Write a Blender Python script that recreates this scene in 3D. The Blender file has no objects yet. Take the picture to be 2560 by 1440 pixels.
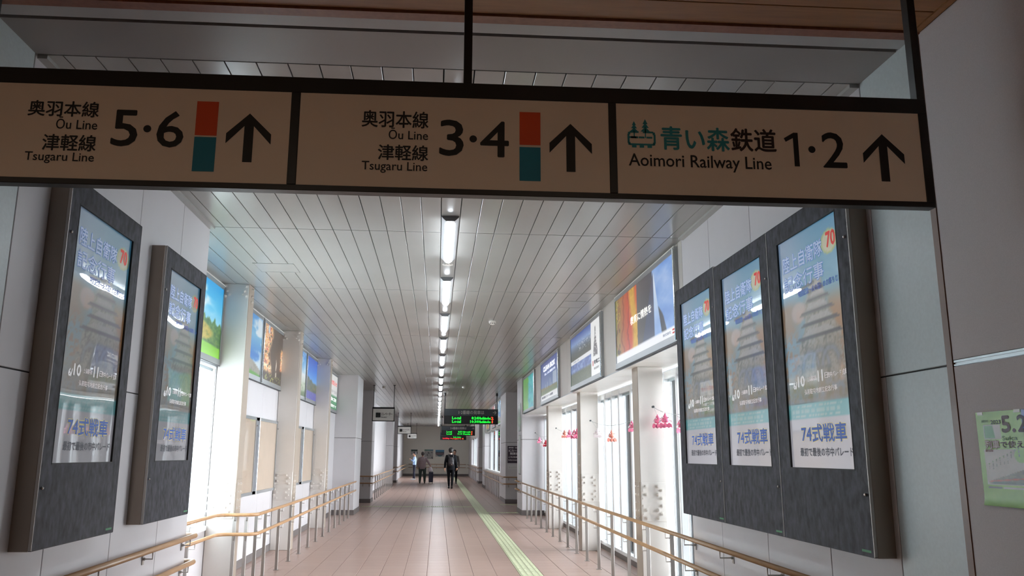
import bpy, math, random
import numpy as np
from mathutils import Vector, Matrix
random.seed(7)
S = bpy.context.scene
COL = S.collection

# ------------------------------------------------------------------ camera, sky, light, exposure
EYE = 1.5
yaw, pitch, roll = .0613556, .2008825, .0077476
F = Vector((math.sin(yaw)*math.cos(pitch), math.cos(yaw)*math.cos(pitch), math.sin(pitch)))
R = F.cross(Vector((0, 0, 1))).normalized(); U = R.cross(F)
R2 = R*math.cos(roll) + U*math.sin(roll); U2 = -R*math.sin(roll) + U*math.cos(roll)
cd = bpy.data.cameras.new('camera'); cam = bpy.data.objects.new('camera', cd); COL.objects.link(cam)
M = Matrix((R2, U2, -F)).transposed().to_4x4(); M.translation = (0, 0, EYE); cam.matrix_world = M
cd.sensor_width = 36; cd.lens = 28.402; cd.shift_x = .0228; cd.shift_y = .0024; cd.clip_start = .05; cd.clip_end = 500
S.camera = cam

W = bpy.data.worlds.new('overcast_sky'); S.world = W; W.use_nodes = True
nt = W.node_tree; bg = nt.nodes['Background']
SKY = 21
tc = nt.nodes.new('ShaderNodeTexCoord'); sp = nt.nodes.new('ShaderNodeSeparateXYZ'); rp = nt.nodes.new('ShaderNodeValToRGB')
nt.links.new(tc.outputs['Generated'], sp.inputs[0]); nt.links.new(sp.outputs['Z'], rp.inputs[0]); nt.links.new(rp.outputs[0], bg.inputs[0])
rp.color_ramp.elements[0].color = (.90, .94, .98, 1); rp.color_ramp.elements[1].color = (.87, .94, 1.0, 1)
bg.inputs[1].default_value = SKY
S.view_settings.view_transform = 'Standard'; S.view_settings.look = 'None'; S.view_settings.gamma = 1
S.view_settings.use_curve_mapping = False; S.view_settings.exposure = 0.0
S.cycles.use_denoising = True; S.cycles.max_bounces = 9; S.cycles.diffuse_bounces = 6; S.cycles.glossy_bounces = 4
S.cycles.transmission_bounces = 6; S.cycles.transparent_max_bounces = 12; S.cycles.sample_clamp_indirect = 8
S.cycles.caustics_reflective = False; S.cycles.caustics_refractive = False
TUBE = 30.0
HALL = 165.0

# main dimensions (metres)
XL, XR, ZC = -2.09, 2.26, 3.5
XB = -2.61          # recessed wall, left
XW = 2.78           # glazing plane, right
SOF = 2.545         # underside of the lightbox bulkhead
END = 59.3

# ------------------------------------------------------------------ helpers
def lin(c):
    if isinstance(c, str):
        c = [int(c[i:i+2], 16)/255 for i in (0, 2, 4)]
    return tuple(((x/12.92) if x <= .04045 else ((x+.055)/1.055)**2.4) for x in c)

MATS = {}
def mat(name, col, rough=.5, metal=0, emit=None, es=0, coat=0, spec=.5, noise=None, bump=None):
    """noise=(scale, amount, stretch) colour mottling; bump=(scale, strength, distance)"""
    if name in MATS: return MATS[name]
    m = bpy.data.materials.new(name); m.use_nodes = True; MATS[name] = m
    n = m.node_tree.nodes; l = m.node_tree.links; b = n['Principled BSDF']
    c = lin(col)
    b.inputs['Base Color'].default_value = (*c, 1); b.inputs['Roughness'].default_value = rough
    b.inputs['Metallic'].default_value = metal; b.inputs['Specular IOR Level'].default_value = spec
    b.inputs['Coat Weight'].default_value = coat; b.inputs['Coat Roughness'].default_value = .02
    if emit is not None:
        b.inputs['Emission Color'].default_value = (*lin(emit), 1); b.inputs['Emission Strength'].default_value = es
    if noise or bump:
        t = n.new('ShaderNodeTexCoord')
    if noise:
        mp = n.new('ShaderNodeMapping'); mp.inputs['Scale'].default_value = noise[2] if len(noise) > 2 else (1, 1, 1)
        nz = n.new('ShaderNodeTexNoise'); nz.inputs['Scale'].default_value = noise[0]; nz.inputs['Detail'].default_value = 5
        r = n.new('ShaderNodeValToRGB')
        r.color_ramp.elements[0].position = .3; r.color_ramp.elements[1].position = .7
        a = noise[1]
        r.color_ramp.elements[0].color = (*[max(0, x*(1-a)) for x in c], 1); r.color_ramp.elements[1].color = (*[min(1, x*(1+a)) for x in c], 1)
        l.new(t.outputs['Object'], mp.inputs[0]); l.new(mp.outputs[0], nz.inputs['Vector']); l.new(nz.outputs[0], r.inputs[0]); l.new(r.outputs[0], b.inputs['Base Color'])
    if bump:
        nb = n.new('ShaderNodeTexNoise'); nb.inputs['Scale'].default_value = bump[0]; nb.inputs['Detail'].default_value = 2
        bp = n.new('ShaderNodeBump'); bp.inputs['Strength'].default_value = bump[1]; bp.inputs['Distance'].default_value = bump[2]
        l.new(t.outputs['Object'], nb.inputs['Vector']); l.new(nb.outputs[0], bp.inputs['Height']); l.new(bp.outputs[0], b.inputs['Normal'])
        if coat: l.new(bp.outputs[0], b.inputs['Coat Normal'])
    return m

def picture_mat(name, es, diff=.35, coat=1.0, bump=None, rough=.35):
    """flat print read from the mesh's own colours, behind a glossy clear sheet; es > 0 for lit screens and light boxes"""
    if name in MATS: return MATS[name]
    m = bpy.data.materials.new(name); m.use_nodes = True; MATS[name] = m
    n = m.node_tree.nodes; l = m.node_tree.links; b = n['Principled BSDF']
    a = n.new('ShaderNodeAttribute'); a.attribute_name = 'Col'
    mx = n.new('ShaderNodeMix'); mx.data_type = 'RGBA'; mx.blend_type = 'MULTIPLY'; mx.inputs[0].default_value = 1
    mx.inputs[7].default_value = (diff, diff, diff, 1)
    l.new(a.outputs['Color'], mx.inputs[6]); l.new(mx.outputs[2], b.inputs['Base Color'])
    l.new(a.outputs['Color'], b.inputs['Emission Color']); b.inputs['Emission Strength'].default_value = es
    b.inputs['Roughness'].default_value = rough; b.inputs['Coat Weight'].default_value = coat; b.inputs['Coat Roughness'].default_value = .015; b.inputs['Coat IOR'].default_value = 1.5 if es > .5 else 1.75
    if bump:
        t = n.new('ShaderNodeTexCoord'); nb = n.new('ShaderNodeTexNoise'); nb.inputs['Scale'].default_value = bump[0]; nb.inputs['Detail'].default_value = 1
        bp = n.new('ShaderNodeBump'); bp.inputs['Strength'].default_value = bump[1]; bp.inputs['Distance'].default_value = bump[2]
        l.new(t.outputs['Object'], nb.inputs['Vector']); l.new(nb.outputs[0], bp.inputs['Height']); l.new(bp.outputs[0], b.inputs['Coat Normal'])
    return m

def glass_mat():
    m = bpy.data.materials.new('window_glass'); m.use_nodes = True; n = m.node_tree.nodes; l = m.node_tree.links
    n.remove(n['Principled BSDF']); tr = n.new('ShaderNodeBsdfTransparent'); gl = n.new('ShaderNodeBsdfGlossy'); gl.inputs['Roughness'].default_value = .01
    tr.inputs[0].default_value = (.95, .955, .96, 1); fr = n.new('ShaderNodeFresnel'); fr.inputs[0].default_value = 1.45; mx = n.new('ShaderNodeMixShader')
    l.new(fr.outputs[0], mx.inputs[0]); l.new(tr.outputs[0], mx.inputs[1]); l.new(gl.outputs[0], mx.inputs[2]); l.new(mx.outputs[0], n['Material Output'].inputs[0])
    return m

class MB:
    def __init__(s): s.v = []; s.f = []; s.mi = []; s.cur = 0
    def add(s, vs, fs):
        o = len(s.v); s.v += [tuple(v) for v in vs]; s.f += [tuple(o+i for i in f) for f in fs]; s.mi += [s.cur]*len(fs)
    def box(s, x0, x1, y0, y1, z0, z1):
        if x0 > x1: x0, x1 = x1, x0
        if y0 > y1: y0, y1 = y1, y0
        if z0 > z1: z0, z1 = z1, z0
        s.add([(x0,y0,z0),(x1,y0,z0),(x1,y1,z0),(x0,y1,z0),(x0,y0,z1),(x1,y0,z1),(x1,y1,z1),(x0,y1,z1)],
              [(0,3,2,1),(4,5,6,7),(0,1,5,4),(1,2,6,5),(2,3,7,6),(3,0,4,7)]); return s
    def cbox(s, x0, x1, y0, y1, z0, z1, c):
        """box with chamfered long edges on every side"""
        if x0 > x1: x0, x1 = x1, x0
        if y0 > y1: y0, y1 = y1, y0
        if z0 > z1: z0, z1 = z1, z0
        X = (x0, x0+c, x1-c, x1); Y = (y0, y0+c, y1-c, y1); Z = (z0, z0+c, z1-c, z1)
        vs = []; idx = {}
        def g(i, j, k):
            if (i, j, k) not in idx: idx[(i, j, k)] = len(vs); vs.append((X[i], Y[j], Z[k]))
            return idx[(i, j, k)]
        fs = [(g(1,1,0),g(1,2,0),g(2,2,0),g(2,1,0)),(g(1,1,3),g(2,1,3),g(2,2,3),g(1,2,3)),
              (g(1,0,1),g(2,0,1),g(2,0,2),g(1,0,2)),(g(1,3,1),g(1,3,2),g(2,3,2),g(2,3,1)),
              (g(0,1,1),g(0,1,2),g(0,2,2),g(0,2,1)),(g(3,1,1),g(3,2,1),g(3,2,2),g(3,1,2))]
        for a, A in ((1,0),(2,3)):
            for b, Bb in ((1,0),(2,3)):
                fs += [(g(1,A,b),g(2,A,b),g(2,a,Bb),g(1,a,Bb)), (g(A,1,b),g(A,2,b),g(a,2,Bb),g(a,1,Bb)), (g(A,b,1),g(A,b,2),g(a,Bb,2),g(a,Bb,1))]
                for c2, Cc in ((1,0),(2,3)):
                    fs.append((g(A,b,c2),g(a,Bb,c2),g(a,b,Cc)))
        s.add(vs, fs); return s
    def tube(s, pts, r, n=8, caps=True, ref=None):
        pts = [Vector(p) for p in pts]; rs = r if isinstance(r, (list, tuple)) else [r]*len(pts)
        vs = []; fs = []; pn = None
        for i, p in enumerate(pts):
            d = (pts[min(i+1, len(pts)-1)] - pts[max(i-1, 0)]).normalized()
            if pn is None:
                a = Vector(ref) if ref else (Vector((0, 0, 1)) if abs(d.z) < .9 else Vector((0, 1, 0)))
                pn = (a - d*a.dot(d)).normalized()
            else: pn = (pn - d*pn.dot(d)).normalized()
            b = d.cross(pn); rr = rs[i]; ra, rb = rr if isinstance(rr, (list, tuple)) else (rr, rr)
            for k in range(n):
                t = 2*math.pi*k/n; vs.append(p + pn*(ra*math.cos(t)) + b*(rb*math.sin(t)))
        for i in range(len(pts)-1):
            for k in range(n):
                fs.append((i*n+k, i*n+(k+1)%n, (i+1)*n+(k+1)%n, (i+1)*n+k))
        if caps:
            fs.append(tuple(range(n-1, -1, -1))); o = (len(pts)-1)*n; fs.append(tuple(o+k for k in range(n)))
        s.add(vs, fs); return s
    def ball(s, c, r, n=10, m=7):
        c = Vector(c); r = (r, r, r) if not isinstance(r, (list, tuple)) else r
        vs = [c + Vector((0, 0, r[2]))]
        for i in range(1, m):
            a = math.pi*i/m
            for k in range(n):
                t = 2*math.pi*k/n; vs.append(c + Vector((r[0]*math.sin(a)*math.cos(t), r[1]*math.sin(a)*math.sin(t), r[2]*math.cos(a))))
        vs.append(c - Vector((0, 0, r[2]))); fs = []
        for k in range(n): fs.append((0, 1+k, 1+(k+1)%n))
        for i in range(m-2):
            for k in range(n): fs.append((1+i*n+k, 1+(i+1)*n+k, 1+(i+1)*n+(k+1)%n, 1+i*n+(k+1)%n))
        L = len(vs)-1; o = 1+(m-2)*n
        for k in range(n): fs.append((o+k, L, o+(k+1)%n))
        s.add(vs, fs); return s
    def plate(s, poly, o, r, u, depth=0):
        """2D outline (list of (a, b)) put at o + a*r + b*u; depth>0 extrudes backwards"""
        o, r, u = Vector(o), Vector(r), Vector(u); n = r.cross(u).normalized()
        a = [o + r*x + u*y for x, y in poly]; k = len(a)
        if depth:
            b = [p - n*depth for p in a]
            s.add(a+b, [tuple(range(k)), tuple(range(2*k-1, k-1, -1))] + [(i, k+i, k+(i+1)%k, (i+1)%k) for i in range(k)])
        else: s.add(a, [tuple(range(k))])
        return s
    def build(s, name, m, parent=None, smooth=False):
        me = bpy.data.meshes.new(name); me.from_pydata(s.v, [], s.f)
        for x in (m if isinstance(m, (list, tuple)) else [m]): me.materials.append(x)
        if isinstance(m, (list, tuple)): me.polygons.foreach_set('material_index', s.mi)
        if smooth: me.polygons.foreach_set('use_smooth', [True]*len(me.polygons))
        me.update()
        return link(name, me, parent)

def link(name, me, parent=None):
    o = bpy.data.objects.new(name, me); COL.objects.link(o)
    if parent is not None:
        o.parent = parent; q = parent; loc = Vector((0, 0, 0))
        while q is not None: loc += q.location; q = q.parent
        o.matrix_parent_inverse = Matrix.Translation(-loc) if parent.parent is None else Matrix.Identity(4)
        if parent.parent is not None: pass
    return o

def tag(o, label, cat, group=None):
    o['label'] = label; o['category'] = cat
    if group: o['group'] = group
    return o
def struct(o, label=None):
    o['kind'] = 'structure'
    if label: o['label'] = label
    return o
def thing(name, label, cat, loc=(0, 0, 0), group=None):
    o = bpy.data.objects.new(name, None); COL.objects.link(o); o.location = loc; o.empty_display_size = .1
    return tag(o, label, cat, group)
def copy_tree(o, delta, parent=None):
    c = o.copy(); COL.objects.link(c)
    if parent is None: c.location = o.location + Vector(delta)
    else:
        inv = o.matrix_parent_inverse.copy(); c.parent = parent; c.matrix_parent_inverse = inv
    for ch in o.children: copy_tree(ch, delta, c)
    return c
ORD = 'first second third fourth fifth sixth seventh eighth ninth tenth eleventh twelfth thirteenth fourteenth fifteenth sixteenth seventeenth eighteenth nineteenth twentieth'.split()
ORD += ['twenty-'+x for x in ORD[:9]] + ['thirtieth'] + ['thirty-'+x for x in ORD[:9]]

# lettering ---------------------------------------------------------
TC = {}
def glyphs(s, res):
    if (s, res) in TC: return TC[(s, res)]
    c = bpy.data.curves.new('t', 'FONT'); c.body = s; c.size = 1; c.resolution_u = res; c.fill_mode = 'FRONT'
    o = bpy.data.objects.new('t', c); COL.objects.link(o)
    dg = bpy.context.evaluated_depsgraph_get(); me = bpy.data.meshes.new_from_object(o.evaluated_get(dg))
    v = np.array([x.co[:2] for x in me.vertices]) if len(me.vertices) else np.zeros((1, 2))
    f = [tuple(p.vertices) for p in me.polygons]
    bpy.data.objects.remove(o); bpy.data.curves.remove(c); bpy.data.meshes.remove(me)
    v = v - v.min(0); mx = v.max(0); mx[mx == 0] = 1
    TC[(s, res)] = (v/mx, f, mx[0]/mx[1]); return TC[(s, res)]
def text(mb, s, o, r, u, w, h, bold=0, eps=.0015, res=2):
    """letters filling the box w x h whose lower left corner is o, on the plane r, u"""
    v, f, asp = glyphs(s, res); o, r, u = Vector(o), Vector(r), Vector(u); n = r.cross(u)
    if w is None: w = h*asp
    sh = [(0, 0)] if not bold else [(bold, 0), (-bold, 0), (0, bold), (0, -bold)]
    for i, (a, b) in enumerate(sh):
        e = n*(eps + i*.00006)
        mb.add([o + r*(x*w+a) + u*(y*h+b) + e for x, y in v], f)
    return mb
def rect(mb, o, r, u, x0, x1, y0, y1, eps=.001):
    o, r, u = Vector(o), Vector(r), Vector(u); n = r.cross(u)
    mb.add([o + r*x + u*y + n*eps for x, y in ((x0, y0), (x1, y0), (x1, y1), (x0, y1))], [(0, 1, 2, 3)]); return mb

# printed pictures --------------------------------------------------
def vnoise(x, y, seed=0):
    xi = np.floor(x).astype(int); yi = np.floor(y).astype(int); fx = x-xi; fy = y-yi
    def h(a, b):
        n = (a*374761393 + b*668265263 + seed*69069) & 0x7fffffff
        n = ((n ^ (n >> 13)) * 1274126177) & 0x7fffffff
        return ((n ^ (n >> 16)) & 0xffff)/65535.
    sx = fx*fx*(3-2*fx); sy = fy*fy*(3-2*fy)
    return (h(xi, yi)*(1-sx)+h(xi+1, yi)*sx)*(1-sy) + (h(xi, yi+1)*(1-sx)+h(xi+1, yi+1)*sx)*sy
def fbm(x, y, seed=0, o=4):
    s = 0; a = .5; t = 0
    for i in range(o): s = s + a*vnoise(x*2**i, y*2**i, seed+i*17); t += a; a *= .5
    return s/t
def picture(name, o, r, u, w, h, nu, nv, fn, m, parent, eps=0):
    """fn(U, V) -> (nv+1, nu+1, 3) sRGB; U to the right, V upward"""
    Ug, Vg = np.meshgrid(np.linspace(0, 1, nu+1), np.linspace(0, 1, nv+1))
    c = np.clip(fn(Ug, Vg), 0, 1); c = np.where(c <= .04045, c/12.92, ((c+.055)/1.055)**2.4).reshape(-1, 3)
    o, r, u = np.array(o, float), np.array(r, float), np.array(u, float); n = np.cross(r, u)
    v = o + Ug.reshape(-1, 1)*w*r + Vg.reshape(-1, 1)*h*u + n*eps
    k = nu+1; I = (np.arange(nv)[:, None]*k + np.arange(nu)[None, :]).reshape(-1)
    f = np.stack([I, I+1, I+k+1, I+k], 1)
    me = bpy.data.meshes.new(name); me.from_pydata(v.tolist(), [], f.tolist())
    at = me.color_attributes.new('Col', 'FLOAT_COLOR', 'POINT')
    at.data.foreach_set('color', np.concatenate([c, np.ones((len(c), 1))], 1).astype(np.float32).reshape(-1))
    me.materials.append(m); me.update(); return link(name, me, parent)
def H(s): return np.array([int(s[i:i+2], 16)/255 for i in (0, 2, 4)])
def base(Ug, c): return np.zeros(Ug.shape+(3,)) + H(c)
def over(img, c, a):
    c = H(c) if isinstance(c, str) else c
    a = np.clip(a, 0, 1)[..., None]; return img*(1-a) + c*a
def ramp(t, *cs):
    t = np.clip(t, 0, 1)*(len(cs)-1); i = np.minimum(t.astype(int), len(cs)-2); f = (t-i)[..., None]
    P = np.array([H(c) for c in cs]); return P[i]*(1-f) + P[i+1]*f
def sm(x, a, b): t = np.clip((x-a)/(b-a), 0, 1); return t*t*(3-2*t)

# ------------------------------------------------------------------ materials
wall_m = mat('wall_panel_white', 'c9c6c8', .38, noise=(3, .02), spec=.4)
jamb_m = mat('jamb_panel_pale_blue', 'bfc9ca', .35, noise=(60, .04))
hallwall_m = mat('hall_wall_cloth', 'c2bcbc', .7, noise=(220, .05))
groove_m = mat('joint_dark', '3a3838', .8)
white_m = mat('steel_white_paint', 'e2dfd8', .35)
colm = mat('column_cream_paint', 'dad5cf', .42, noise=(5, .02))
ceil_m = mat('ceiling_metal_panel', 'a4a4a1', .23, spec=.5, noise=(1.2, .02))
backing_m = mat('ceiling_void', '2c2b2a', .9)
soffit_m = mat('expansion_soffit_grey', '8d8a88', .4)
wood_m = mat('ceiling_wood', '96673a', .45, noise=(4, .12, (1, 12, 1)))
woodtrim_m = mat('trim_wood', '8a5a44', .45, noise=(6, .15, (6, 6, 1)))
skirt_m = mat('skirting_grey', '6b6462', .5)
tile_m = mat('floor_tile', 'a88c80', .33, noise=(2.2, .06), bump=(90, .15, .002))
tile2_m = mat('floor_tile_light', 'ab9084', .33, noise=(2.2, .06), bump=(90, .15, .002))
grout_m = mat('grout', '6e5d55', .8)
tact_m = mat('tactile_yellow_green', 'c6caa6', .45)
rail_m = mat('handrail_wood', 'a8825c', .35, noise=(5, .12, (8, 1, 8)))
steel_m = mat('brushed_steel', 'a8a39e', .38, metal=.9)
steel_d = mat('housing_steel', '8f8379', .42, metal=.75, noise=(6, .08, (1, 1, .2)))
chrome_m = mat('chrome', 'd0d0d0', .15, metal=1)
black_m = mat('black_frame', '15110f', .4)
blackm2 = mat('black_matt', '0c0c0e', .6)
mott_m = mat('mottled_charcoal', '34343a', .6, spec=.22, noise=(30, .7, (1, 1, .5)))
alu_m = mat('aluminium_frame', 'a9adb0', .3, metal=.6)
dark_m = mat('dark_strip', '2d3033', .5)
sign_m = mat('sign_face', 'efe3d2', .45)
ink_m = mat('sign_ink', '120d0b', .5)
orange_m = mat('sign_orange', 'e0501e', .5)
teal_m = mat('sign_teal', '0d7f9c', .5)
green_m = mat('maker_green', '2f7a4c', .5)
tube_m = mat('diffuser', 'ffffff', .5, emit='eef7ff', es=TUBE)
reflector_m = mat('reflector', 'e6e8ea', .25, spec=.7)
endcap_m = mat('end_cap', '77777a', .5)
glass_m = glass_mat()
screen_m = picture_mat('screen_picture', .36, .10, 1.0)
screen_w = picture_mat('screen_picture_wavy', .17, .10, 1.0, bump=(1.6, .35, .01))
lb_m = picture_mat('light_box_picture', 1.0, .10, .8)
print_m = picture_mat('printed_paper', 0, .72, 0)
cork_m = mat('board_beige', 'b7a592', .3, coat=.7, noise=(4, .05), bump=(1.4, .06, .02))
def letter(col, es=0, name=None):
    return mat(name or ('letter_'+col+('_lit%g' % es if es else '')), col, .5, emit=col if es else None, es=es)

X, Y, Z = (1, 0, 0), (0, 1, 0), (0, 0, 1)
NX, NY = (-1, 0, 0), (0, -1, 0)

# ------------------------------------------------------------------ floor
fl = MB().box(-6, 2.95, -7, 3.4, -.12, -.004).box(-2.95, 2.95, 3.4, END+.5, -.12, -.004).box(-4.4, 4.3, 21, 28.4, -.12, -.004).box(-4.4, 4.3, 38.3, 46.2, -.12, -.004).build('floor', grout_m)
struct(fl, 'pinkish beige tiled floor of the station passage')
P = .2975; X0 = -.096
xs = [X0 + P*k for k in range(-9, 10)]        # -2.77 .. 2.58
def tile_box(mb, x0, x1, y0, y1):
    c = .003; g = .0022
    x0 += g; x1 -= g; y0 += .0006; y1 -= .0006; cy = .001
    mb.add([(x0,y0,-.004),(x1,y0,-.004),(x1,y1,-.004),(x0,y1,-.004),(x0+c,y0+cy,0),(x1-c,y0+cy,0),(x1-c,y1-cy,0),(x0+c,y1-cy,0)],
           [(4,5,6,7),(0,1,5,4),(1,2,6,5),(2,3,7,6),(3,0,4,7)])
tb = MB(); tile_box(tb, 0, P, 0, P)
def tmesh(m):
    me = bpy.data.meshes.new('floor_tile'); me.from_pydata(tb.v, [], tb.f); me.materials.append(m); me.update(); return me
tm1, tm2 = tmesh(tile_m), tmesh(tile2_m)
TX0 = X0 + 4*P                       # column of the tactile strip (1.094 .. 1.391)
Ystart = 10.45
n_t = 0
CROSS_L = Ystart + 47*P              # cross strip on the left side of the line (y ~ 24.4)
for j in range(16):
    for k in range(-9, 10):
        x = X0 + P*k
        if k == 4: continue
        if x > 2.75 or n_t >= 298: continue
        y = Ystart + P*j
        if x+P < XB: continue
        o = link('floor_tile', tm1 if (j*7+k*3) % 5 else tm2, fl); o.location = (x, y, 0); n_t += 1
rest = MB()
ny0 = int((-6 - Ystart)/P)
for j in range(ny0, int((END-Ystart)/P)+1):
    y = Ystart + P*j
    for k in range(-22, 23):
        x = X0 + P*k
        inside = -9 <= k <= 9
        if 0 <= j < 16 and inside: continue
        opening = (22.0 < y < 26.6) or (39.6 < y < 45)
        if not inside and not (opening and -14 <= k <= 13) and not (y < 3 and k < 9): continue
        if inside and k == 4 and y > 3: continue
        tile_box(rest, x, x+P, y, y+P)
rf = rest.build('floor_tile_field', tile_m, fl); rf['kind'] = 'stuff'
# guiding strip: four raised bars on each tile
def tactile_mesh(bars=True):
    mb = MB(); tile_box(mb, 0, P, 0, P)
    if bars:
        for i in range(4):
            cx = P*(.125+.25*i); mb.add([(cx-.020,.008,0),(cx+.020,.008,0),(cx+.020,P-.008,0),(cx-.020,P-.008,0),(cx-.013,.014,.005),(cx+.013,.014,.005),(cx+.013,P-.014,.005),(cx-.013,P-.014,.005)],
                [(4,5,6,7),(0,1,5,4),(1,2,6,5),(2,3,7,6),(3,0,4,7)])
    else:
        for i in range(5):
            for j in range(5):
                a, b = P*(.1+.2*i), P*(.1+.2*j); r = .013
                mb.add([(a-r,b-r,0),(a+r,b-r,0),(a+r,b+r,0),(a-r,b+r,0),(a-r*.5,b-r*.5,.005),(a+r*.5,b-r*.5,.005),(a+r*.5,b+r*.5,.005),(a-r*.5,b+r*.5,.005)],
                    [(4,5,6,7),(0,1,5,4),(1,2,6,5),(2,3,7,6),(3,0,4,7)])
    me = bpy.data.meshes.new('tactile_tile'); me.from_pydata(mb.v, [], mb.f); me.materials.append(tact_m); me.update(); return me
bar_me, dot_me = tactile_mesh(), tactile_mesh(False)
y = Ystart - 24*P
while y < 56.5:
    o = link('tactile_tile', bar_me, fl); o.location = (TX0, y, .001 if True else 0); y += P
ydot = Ystart + 47*P
for k in range(-7, 4):
    o = link('tactile_tile', dot_me, fl); o.location = (X0+P*k, ydot-.02, .0015)
yr = Ystart + 39*P
for k in (5, 6, 7):
    o = link('tactile_tile', dot_me, fl); o.location = (X0+P*k, yr-.02, .0015)
for k in (7, 8):
    o = link('tactile_tile', dot_me, fl); o.location = (X0+P*k, 25.55, .0015)

# ------------------------------------------------------------------ ceiling
PXL, PXR = -4.3, 4.2      # depth of the side passages
ce = MB().box(-2.95, 3.05, 3.42, END+.5, ZC+.03, ZC+.16).box(PXL-.1, PXR+.1, 21.1, 28.4, ZC+.03, ZC+.16).box(PXL-.1, PXR+.1, 38.3, 46.2, ZC+.03, ZC+.16).build('ceiling', backing_m); struct(ce, 'pale metal strip ceiling of the corridor')
PW = .1635
rows = [3.965, 7.18, 9.88, 13.8, 17.75, 21.6, 24.6, 28.5, 32.4, 36.3, 40.2, 44.1, 48, 52, 56, END]
cm = {}
n_c = 0; rest = MB()
def cpanel(mb, L, x=0, y=0, w=PW):
    g = .003; c = .0015
    x0, x1, y0, y1 = x+g, x+w-g, y+.006, y+L-.006; z0, z1 = ZC, ZC+.028
    mb.add([(x0,y0,z1),(x1,y0,z1),(x1,y1,z1),(x0,y1,z1),(x0,y0,z0+c),(x1,y0,z0+c),(x1,y1,z0+c),(x0,y1,z0+c),(x0+c,y0,z0),(x1-c,y0,z0),(x1-c,y1,z0),(x0+c,y1,z0)],
           [(8,11,10,9),(4,8,9,5),(5,9,10,6),(6,10,11,7),(7,11,8,4),(0,4,5,1),(1,5,6,2),(2,6,7,3),(3,7,4,0)])
for r_ in range(len(rows)-1):
    y0, y1 = rows[r_], rows[r_+1]; L = y1-y0
    ka, kb = (-13, 13) if r_ == 0 else ((-16, 13) if r_ < 5 else (-16, 16))
    me = None
    for k in range(ka, kb+1):
        x = -.003 + PW*k
        w = PW
        if r_ < 5 and k == 13: w = XR - x
        if r_ < 8 and n_c < 262 and w == PW:
            if me is None:
                mb = MB(); cpanel(mb, L); me = bpy.data.meshes.new('ceiling_panel'); me.from_pydata(mb.v, [], mb.f); me.materials.append(ceil_m); me.update()
            o = link('ceiling_panel', me, ce); o.location = (x, y0, 0); n_c += 1
        else: cpanel(rest, L, x, y0, w)
    if (y0 < 25 and y1 > 22.5) or (y0 < 43 and y1 > 40):
        for k in list(range(-26, -16)) + list(range(17, 26)): cpanel(rest, L, -.003+PW*k, y0)
rf = rest.build('ceiling_panel_field', ceil_m, ce); rf['kind'] = 'stuff'
MB().box(XL, XR, 3.60, 3.955, ZC-.003, ZC+.03).build('expansion_cover', soffit_m, ce)
MB().box(XL, XR, 3.415, 3.572, ZC-.003, ZC+.03).build('pale_cover_strip', mat('pale_cover', 'aeb0b1', .4), ce)
MB().box(XL-.02, XL+.05, 3.97, 7.18, ZC-.02, ZC+.02).box(XR-.05, XR+.02, 3.97, 7.18, ZC-.02, ZC+.02).build('edge_angle', ceil_m, ce)
# wood ceiling of the hall
wc = MB().box(-6, 2.4, -7, 3.34, 3.49, 3.6).build('ceiling', groove_m); struct(wc, 'brown wood board ceiling in front of the corridor mouth')
y = 3.335; i = 0
while y > 0.4:
    MB().cbox(-6, 2.185, y-.165, y-.003, 3.46, 3.49, .002).build('wood_board', wood_m, wc); y -= .1675; i += 1
MB().box(-6, 2.22, -7, y, 3.462, 3.49).build('wood_board', wood_m, wc)
MB().box(2.187, 2.22, y, 3.335, 3.457, 3.49).build('edge_board', wood_m, wc)
tr = MB().box(-6, 2.22, 3.337, 3.400, 3.45, 3.55).build('trim_1', woodtrim_m); struct(tr, 'brown wooden trim where the wood ceiling ends')
MB().box(-6, 2.3, 3.400, 3.415, 3.497, 3.6).build('trim_shadow_gap', groove_m, tr)

# ------------------------------------------------------------------ walls beside the screens
def panels(name, x0, x1, ys, zs, m, side, label, gap=.0035):
    """flat wall of separate panels; side -1: the face at x1 looks +X (left wall), +1: face at x0 looks -X"""
    b = MB().box((x0 if side < 0 else x0+.012), (x1-.012 if side < 0 else x1), ys[0], ys[-1], zs[0], zs[-1]).build(name, groove_m); struct(b, label)
    for i in range(len(ys)-1):
        for j in range(len(zs)-1):
            mm = m(i, j) if callable(m) else m
            if side < 0: a, c = x1-.014, x1
            else: a, c = x0, x0+.014
            MB().cbox(a, c, ys[i]+gap, ys[i+1]-gap, zs[j]+gap, zs[j+1]-gap, .0025).build('wall_panel', mm, b)
    return b
wl = panels('wall_left', -2.62, XL, [3.30, 3.95, 4.65, 5.56, 6.46, 7.215], [0, 1.897, ZC+.02], lambda i, j: jamb_m if i == 0 else wall_m, -1, 'white panelled wall left of the corridor mouth carrying two display cabinets')
wr = panels('wall_right', XR, 2.80, [3.395, 3.963, 4.69, 5.59, 6.49, 7.245], [0, 1.905, ZC+.02], lambda i, j: jamb_m if i == 0 else wall_m, 1, 'white panelled wall right of the corridor mouth carrying three display cabinets')
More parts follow.
